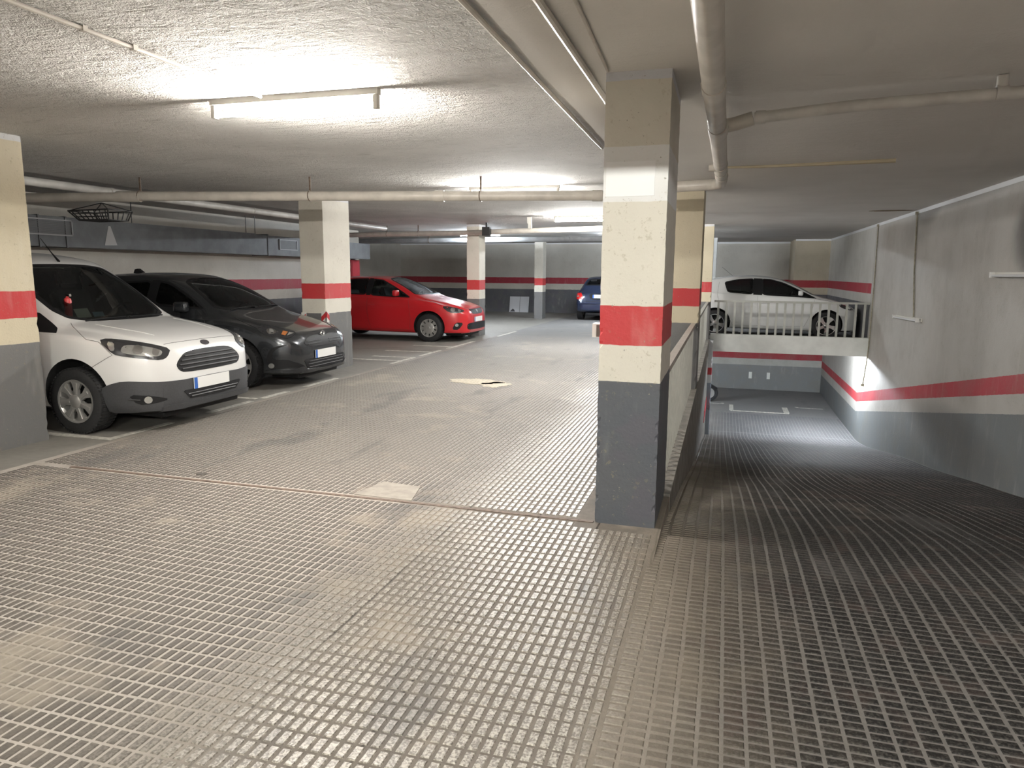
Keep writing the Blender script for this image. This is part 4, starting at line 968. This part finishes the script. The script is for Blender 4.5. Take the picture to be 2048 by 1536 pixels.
mb = MB(); mb.tube([(c.X(1.93), .05, 1.63), (c.X(2.02), .05, 1.72), (c.X(2.16), .05, 1.88)], [.014, .006, .003], 6); mb.build('antenna', M_BLACK, c.root)
for y0, y1 in ((-.52, -.02), (.02, .5)):
    c.seam([(1.01, y0, 1.05), (1.02, y1, 1.06)], (.55, 0, .83), .014, 'wiper', M_BLACK, .012)
c.box('under_tray', .12, .55, -.55, .55, .14, .20, M_BLACK, bev=.02)
c.mirror(1.72, .80, .99, W_VAN, (.20, .11, .20))
c.cabin([(1.62, -.38, .62, .62, .5), (1.62, .38, .62, .62, .5)], (1.10, 1.38, .62, .70, 1.06), .38, .5)
for (q, y, w, h, rz, m_, nm, lb) in ((1.27, -.29, .19, .10, .12, simple('pale_paper', (.62, .66, .58), .7), 'paper_sheet', 'pale sheet of paper propped on the dashboard of the white van'), (1.25, -.13, .12, .055, -.1, simple('blue_leaflet', (.22, .40, .50), .6), 'leaflet', 'small blue leaflet propped on the dashboard of the white van')):
    P = thing(nm, lb, 'paper', (c.root.location.x+c.X(q), c.root.location.y+y, 1.063)); mb = MB(); mb.box(0, .003, -w/2, w/2, 0, h, Matrix.Rotation(rz, 4, 'Z') @ Matrix.Rotation(-.5, 4, 'Y')); mb.build('sheet', m_, P)
P = thing('fire_extinguisher', 'small red fire extinguisher standing behind the windscreen of the white van', 'extinguisher', (c.root.location.x+c.X(1.345), c.root.location.y-.41, 1.064))
mb = MB(); mb.lathe([(0, 0), (.034, 0), (.036, .01), (.036, .17), (.028, .195), (.012, .205), (.012, .22), (0, .22)], 20, 'z'); mb.build('cylinder', simple('extinguisher_red', (.52, .04, .04), .35), P, smooth=True)
mb = MB(); mb.box(-.01, .04, -.012, .012, .215, .24); mb.build('valve', M_CHROME, P)
# ---- dark hatchback
c = dark
c.window(symm([(1.945, 0, 1.443), (1.93, -.36, 1.42), (1.87, -.50, 1.385), (1.6, -.60, 1.25), (1.26, -.685, 1.05), (1.14, -.60, 1.035), (1.06, -.3, 1.02), (1.04, 0, 1.02)]), (.5, 0, .85), M_GLASSD, .04, 'windscreen')
def dark_side(sg):
    n = ndir((0, -1, .35), sg)
    c.window(my([(1.36, -.73, 1.02), (2.20, -.755, 1.06), (2.20, -.60, 1.41), (2.0, -.60, 1.37), (1.62, -.66, 1.18)], sg), n, M_GLASSD, .03)
    c.window(my([(2.30, -.755, 1.065), (2.85, -.75, 1.10), (3.12, -.70, 1.22), (2.95, -.62, 1.37), (2.30, -.60, 1.41)], sg), n, M_GLASSD, .03)
    c.patch('pillar_trim', my([(2.19, -.755, 1.06), (2.31, -.755, 1.065), (2.31, -.60, 1.41), (2.19, -.60, 1.41)], sg), n, M_BLACK, .003, .01, .05, rnd=0)
    nh = (.7, -.62, .3)
    h = c.patch('headlight', my([(.53, -.80, .80), (.518, -.67, .832), (.414, -.604, .818), (.309, -.543, .796), (.153, -.458, .738), (.144, -.639, .671), (.225, -.735, .68), (.342, -.786, .70), (.45, -.806, .74)], sg), ndir(nh, sg), M_HOUS, .006, .02, .035, rnd=1)
    disc(c, 'lamp_bowl', (.375, -.715, .755), .062, nh, M_CHROME, sg, .012, h, sq=.8); disc(c, 'lamp_core', (.375, -.715, .755), .030, nh, M_LENS, sg, .02, h)
    c.patch('indicator', my([(.265, -.61, .76), (.215, -.575, .745), (.21, -.655, .70), (.255, -.68, .71)], sg), ndir(nh, sg), M_AMBER, .011, .006, .03, h, rnd=0)
    c.patch('side_reflector', my([(.205, -.565, .742), (.165, -.52, .725), (.19, -.64, .70)], sg), ndir(nh, sg), M_LENS, .011, .006, .03, h, rnd=0)
    fa = c.patch('bumper_vent', my([(.387, -.813, .42), (.359, -.81, .506), (.285, -.784, .57), (.128, -.68, .597), (.248, -.769, .549), (.307, -.794, .493), (.32, -.793, .40), (.14, -.70, .397), (.111, -.673, .374), (.026, -.532, .318), (.014, -.478, .253), (.097, -.651, .293), (.3, -.774, .271), (.375, -.795, .27)], sg), ndir((.72, -.7, 0), sg), M_BLACK, .004, .01, .04, rnd=1)
    disc(c, 'fog_lamp', (.336, -.789, .318), .034, (.72, -.7, 0), M_LENS, sg, .012, fa)
    c.patch('bumper_blade', my([(.40, -.815, .262), (.10, -.66, .262), (.03, -.54, .30), (.01, -.47, .25), (.03, -.55, .222), (.12, -.66, .222), (.40, -.80, .228)], sg), ndir((.72, -.7, 0), sg), W_DARK, .02, .03, .05, rnd=1)
    c.seam(my([(.60, -.85, .70), (.50, -.815, .80), (.75, -.77, .885), (1.05, -.71, 1.0)], sg), ndir((.2, -1, .6), sg))
    c.seam(my([(1.30, -.84, .9), (1.22, -.87, .55), (1.25, -.87, .27), (2.2, -.87, .27), (2.26, -.87, .6), (2.26, -.83, 1.03)], sg), n)
both(dark_side)
gr = c.patch('grille', symm([(.046, 0, .652), (.048, -.06, .66), (.056, -.14, .684), (.056, -.28, .680), (.054, -.40, .655), (.052, -.48, .60), (.032, -.44, .563), (.014, -.33, .546), (.004, 0, .533)]), FRONT, M_BLACK, .004, .012, .035, rnd=1)
for zz, yy in ((.575, .41), (.61, .42)): c.seam([(.03, -yy, zz), (.03, -.1, zz)], FRONT, .012, 'grille_slat', M_SLAT, .008, gr); c.seam([(.03, .1, zz), (.03, yy, zz)], FRONT, .012, 'grille_slat', M_SLAT, .008, gr)
lg = c.patch('lower_grille', symm([(0, 0, .385), (0, -.38, .388), (.03, -.52, .375), (.02, -.49, .31), (.013, -.45, .250), (.012, 0, .232)]), FRONT, M_BLACK, .006, .012, .04, rnd=1)
for zz, yy in ((.275, .43), (.315, .44), (.35, .43)): c.seam([(0, -yy, zz), (0, 0, zz), (0, yy, zz)], FRONT, .010, 'grille_slat', M_SLAT, .009, lg)
c.patch('bumper_blade', symm([(.02, 0, .235), (.02, -.45, .245), (.05, -.56, .25), (.05, -.56, .205), (.03, 0, .20)]), FRONT, W_DARK, .02, .03, .05, rnd=1)
for a, b in ((.055, .042), (.030, .05)):
    mb = MB(); o = Vector((c.X(.058), .0, .695)); mb.tube([o+Vector((.012, a*cos(t_), b*.72*sin(t_))) for t_ in [2*pi*k/24 for k in range(25)]], .007, 6); mb.build('badge', M_CHROME, c.root, smooth=True)
c.seam([(.16, -.46, .742), (.11, -.25, .735), (.10, 0, .728), (.11, .25, .735), (.16, .46, .742)], (.6, 0, .8))
c.plate(-.014, .433, y=-.035)
c.mirror(1.66, .78, .99, W_DARK, (.18, .11, .14))
mb = MB(); mb.prism([(c.X(3.02), 1.50), (c.X(3.20), 1.49), (c.X(3.17), 1.555), (c.X(3.12), 1.565)], 'y', -.03, .03); mb.build('roof_fin', M_BLACK, c.root)
c.seam([(1.09, -.55, 1.05), (1.11, 0, 1.07)], (.5, 0, .85), .014, 'wiper', M_BLACK, .012); c.seam([(1.09, .05, 1.06), (1.13, .55, 1.06)], (.5, 0, .85), .014, 'wiper', M_BLACK, .012)
c.box('under_tray', .12, .55, -.5, .5, .12, .18, M_BLACK, bev=.02)
c.cabin([(1.85, -.36, .50, .62, .48), (1.85, .36, .50, .62, .48), (2.75, -.32, .52, .55, .5), (2.75, .32, .52, .55, .5)], (1.15, 1.5, .64, .60, .97), .36, .4)
# ---- red hatchback
c = red
c.window(symm([(2.03, 0, 1.412), (2.0, -.40, 1.385), (1.93, -.50, 1.35), (1.6, -.60, 1.21), (1.27, -.69, 1.035), (1.16, -.55, 1.03), (1.10, 0, 1.03)]), (.5, 0, .85), glass('red_car_glass', (.5, .53, .52)), .035, 'windscreen')
GR = bpy.data.materials['red_car_glass']
def red_side(sg):
    n = ndir((0, -1, .35), sg)
    c.window(my([(1.30, -.79, .965), (1.84, -.81, .985), (2.33, -.80, 1.01), (2.33, -.57, 1.385), (2.08, -.57, 1.355), (1.72, -.66, 1.19)], sg), n, GR, .028)
    c.window(my([(2.42, -.80, 1.015), (3.0, -.79, 1.03), (3.28, -.70, 1.10), (3.15, -.60, 1.30), (2.85, -.57, 1.375), (2.42, -.565, 1.39)], sg), n, GR, .028)
    c.patch('pillar_trim', my([(2.32, -.80, 1.01), (2.43, -.80, 1.015), (2.43, -.565, 1.39), (2.32, -.57, 1.385)], sg), n, M_BLACK, .003, .01, .05, rnd=0)
    nh = (.7, -.62, .3)
    h = c.patch('headlight', my([(.566, -.834, .79), (.44, -.77, .79), (.311, -.70, .762), (.117, -.58, .694), (.15, -.66, .655), (.228, -.757, .645), (.392, -.824, .659)], sg), ndir(nh, sg), M_HOUS, .006, .02, .035, rnd=1)
    disc(c, 'lamp_bowl', (.34, -.765, .715), .048, nh, M_CHROME, sg, .012, h, sq=.9); disc(c, 'lamp_bowl', (.22, -.69, .695), .036, nh, M_CHROME, sg, .012, h, sq=.9)
    fa = c.patch('fog_lamp_recess', my([(.254, -.789, .446), (.104, -.68, .436), (.203, -.748, .277), (.336, -.799, .285)], sg), ndir((.72, -.7, 0), sg), M_BLACK, .005, .012, .04, rnd=1)
    disc(c, 'fog_lamp', (.235, -.77, .385), .036, (.72, -.7, 0), M_LENS, sg, .012, fa)
    c.seam(my([(.62, -.865, .69), (.56, -.835, .80), (.85, -.79, .91), (1.1, -.735, 1.01)], sg), ndir((.2, -1, .6), sg))
    c.seam(my([(1.36, -.84, .94), (1.30, -.885, .55), (1.33, -.88, .27), (2.3, -.88, .27), (2.37, -.885, .6), (2.37, -.83, .99)], sg), n)
    c.seam(my([(2.37, -.88, .27), (3.0, -.88, .27), (3.1, -.885, .6), (3.25, -.83, 1.02)], sg), n)
    for q in (2.18, 3.02): c.seam(my([(q, -.86, .80), (q+.16, -.86, .805)], sg), n, .022, 'door_handle', W_RED, .012)
both(red_side)
gr = c.patch('grille', symm([(.085, 0, .72), (.09, -.28, .722), (.10, -.42, .728), (.03, -.33, .612), (.018, 0, .605)]), FRONT, M_BLACK, .006, .012, .04, rnd=1)
disc(c, 'badge', (.05, 0, .665), .045, FRONT, M_CHROME, -1, .010, gr, sq=1)
c.patch('lower_grille', symm([(0, 0, .42), (.02, -.50, .424), (.06, -.60, .40), (.06, -.60, .29), (.03, -.5, .272), (.004, 0, .268)]), FRONT, M_BLACK, .006, .012, .04, rnd=1)
c.plate(-.014, .493, y=-.03)
c.mirror(1.62, .83, 1.01, W_RED, (.10, .19, .13))
c.seam([(.16, -.5, .752), (.115, -.25, .748), (.11, 0, .745), (.115, .25, .748), (.16, .5, .752)], (.6, 0, .8))
c.cabin([(1.95, -.36, .50, .60, .48), (1.95, .36, .50, .60, .48), (2.85, -.32, .52, .52, .5), (2.85, .32, .52, .52, .5)], (1.2, 1.55, .64, .60, .97), .36, .4)
c.box('under_tray', .15, .6, -.5, .5, .12, .18, M_BLACK, bev=.02)
# ---- white hatchback on the platform
c = white
c.window(symm([(1.80, 0, 1.425), (1.78, -.40, 1.40), (1.68, -.52, 1.34), (1.4, -.61, 1.20), (1.08, -.70, 1.045), (.98, -.5, 1.04), (.93, 0, 1.04)]), (.5, 0, .85), M_GLASSD, .035, 'windscreen')
def white_side(sg):
    n = ndir((0, -1, .35), sg)
    c.window(my([(.935, -.792, .962), (1.565, -.824, 1.005), (2.25, -.825, 1.035), (2.25, -.585, 1.435), (2.05, -.56, 1.425), (1.76, -.585, 1.345), (1.371, -.69, 1.17)], sg), n, M_GLASSD, .028)
    c.window(my([(2.44, -.825, 1.045), (3.06, -.81, 1.085), (3.15, -.64, 1.35), (2.8, -.59, 1.42), (2.44, -.585, 1.44)], sg), n, M_GLASSD, .028)
    c.patch('pillar_trim', my([(2.24, -.825, 1.035), (2.45, -.825, 1.045), (2.45, -.585, 1.44), (2.24, -.585, 1.435)], sg), n, M_BLACK, .003, .01, .05, rnd=0)
    nh = (.6, -.75, .3)
    h = c.patch('headlight', my([(.52, -.82, .84), (.43, -.72, .87), (.16, -.58, .77), (.13, -.66, .70), (.26, -.77, .70), (.42, -.82, .76)], sg), ndir(nh, sg), M_HOUS, .006, .02, .035, rnd=1)
    disc(c, 'lamp_bowl', (.27, -.725, .755), .045, nh, M_CHROME, sg, .012, h)
    c.seam(my([(1.03, -.84, .95), (1.10, -.885, .6), (1.24, -.87, .29), (2.9, -.87, .29), (3.04, -.88, .54)], sg), n)
    c.seam(my([(2.30, -.88, .30), (2.33, -.885, .6), (2.34, -.84, 1.02)], sg), n)
    c.seam(my([(3.27, -.66, 1.36), (3.30, -.86, 1.03), (3.24, -.88, .8)], sg), n)
    c.seam(my([(2.12, -.86, .84), (2.27, -.86, .845)], sg), n, .022, 'door_handle', W_WHITE, .012)
both(white_side)
c.patch('grille', symm([(.06, 0, .70), (.08, -.42, .705), (.05, -.40, .64), (.02, 0, .62)]), FRONT, M_BLACK, .005, .012, .04)
c.patch('lower_grille', symm([(0, 0, .44), (.02, -.45, .44), (.03, -.50, .28), (.004, 0, .27)]), FRONT, M_BLACK, .005, .012, .04)
c.plate(-.014, .53)
c.mirror(1.36, .79, 1.04, W_WHITE, (.10, .18, .12))
mb = MB(); mb.tube([(c.X(2.95), 0, 1.50), (c.X(3.22), 0, 1.72)], .004, 6); mb.build('antenna', M_BLACK, c.root)
c.cabin([(1.85, -.36, .50, .60, .48), (1.85, .36, .50, .60, .48), (2.75, -.32, .52, .52, .5), (2.75, .32, .52, .52, .5)], (1.1, 1.45, .64, .60, .97), .36, .4)
# ---- dark blue car seen from behind
c = blue
RB = (-1, 0, .35)
c.window(symm([(3.37, 0, 1.355), (3.385, -.42, 1.345), (3.41, -.48, 1.32), (3.56, -.60, 1.13), (3.585, -.5, 1.115), (3.60, 0, 1.115)]), (-.75, 0, .65), M_GLASSD, .04, 'rear_window')
def blue_side(sg):
    n = ndir((0, -1, .35), sg)
    c.window(my([(1.35, -.78, .95), (2.3, -.79, .97), (3.1, -.77, .99), (3.2, -.66, 1.20), (2.9, -.57, 1.36), (2.1, -.56, 1.36), (1.75, -.64, 1.2)], sg), n, M_GLASSD, .03)
    h = c.patch('tail_light', my([(3.80, -.78, .90), (3.86, -.66, .90), (3.93, -.62, .84), (3.965, -.55, .70), (3.94, -.66, .675), (3.86, -.80, .685), (3.78, -.83, .80)], sg), ndir((-.75, -.6, .2), sg), M_REDL, .006, .02, .04, rnd=1)
    disc(c, 'reversing_lamp', (3.895, -.74, .785), .04, (-.75, -.6, .2), M_LENS, sg, .010, h, sq=.6)
    c.patch('badge_dot', my([(3.93, -.60, .855), (3.945, -.55, .855), (3.945, -.55, .835), (3.93, -.60, .835)], sg), ndir((-.9, -.2, .2), sg), M_CHROME, .005, .01, .03, rnd=0)
both(blue_side)
c.patch('plate_recess', symm([(3.94, 0, .885), (3.95, -.40, .88), (3.98, -.33, .69), (3.985, 0, .685)]), RB, M_BLACK, .004, .01, .04, rnd=1)
c.plate(3.992, .79, rear=True, tilt=-.12)
c.seam([(3.95, .72, .635), (4.0, .3, .63), (4.0, -.3, .63), (3.95, -.72, .635)], RB, .012, 'bumper_gap', M_SEAM, .002)
c.patch('bumper_strip', symm([(4.0, 0, .575), (3.99, -.60, .575), (3.9, -.78, .58), (3.9, -.78, .545), (3.99, -.60, .54), (4.0, 0, .54)]), RB, W_BLUE, .018, .02, .06, rnd=0)
c.box('under_tray', 3.5, 3.92, -.5, .5, .16, .26, M_BLACK, bev=.02)
c.cabin([(1.95, -.36, .50, .60, .48), (1.95, .36, .50, .60, .48), (2.85, -.32, .52, .52, .5), (2.85, .32, .52, .52, .5)], (1.2, 1.55, .62, .60, .95), .36, .4)
# ---- scooter on the lower level, mostly hidden by the column
P = thing('motor_scooter', 'dark motor scooter half hidden behind the lower column', 'scooter', (-.92, 22.7, prof(22.7)))
for q in (-.62, .62):
    mb = MB(); mb.lathe([(.16, -.045), (.20, -.06), (.25, -.05), (.265, 0), (.25, .05), (.20, .06), (.16, .045), (.16, -.045)], 28, 'y', (q, 0, .265)); w = mb.build('wheel', M_TYRE, P, smooth=True)
    mb = MB(); mb.lathe([(0, -.03), (.15, -.03), (.165, -.045), (.165, .045), (.15, .03), (0, .03)], 20, 'y', (q, 0, .265)); mb.build('rim', M_ALU, w)
mb = MB(); mb.prism([(-.80, .50), (-.85, .68), (-.35, .72), (-.05, .62), (.02, .30), (.30, .30), (.42, .55), (.50, .92), (.58, .90), (.56, .45), (.34, .18), (-.30, .18), (-.45, .45)], 'y', -.14, .14); mb.build('body', simple('scooter_black', (.02, .02, .022), .3), P)
mb = MB(); mb.tube([(-.82, 0, .74), (-.45, 0, .80), (-.1, 0, .72)], [.10, .14, .09], 10); mb.build('seat', M_MATT, P, smooth=True)
mb = MB(); mb.tube([(.52, -.33, 1.02), (.50, -.12, 1.0), (.50, .12, 1.0), (.52, .33, 1.02)], .016, 8); mb.tube([(.62, 0, .27), (.50, 0, 1.0)], .028, 8); mb.build('handlebar', M_BLACK, P, smooth=True)
mb = MB(); mb.prism([(.40, .50), (.62, .56), (.86, .42), (.80, .34), (.60, .50), (.42, .44)], 'y', -.07, .07); mb.build('front_mudguard', M_BLACK, P)
for sy in (-1, 1):
    mb = MB(); mb.tube([(.50, sy*.22, 1.01), (.52, sy*.25, 1.16)], .008, 6); mb.box(.50, .54, sy*.25-.06, sy*.25+.06, 1.15, 1.23); mb.build('mirror', M_BLACK, P)
van.wheels('van', M_ALU); dark.wheels('eight', M_ALU); red.wheels('cover', M_ALU); white.wheels('five', M_CHROME); blue.wheels('eight', M_ALU)
for c in (van, dark, red, white, blue): c.cut_windows()
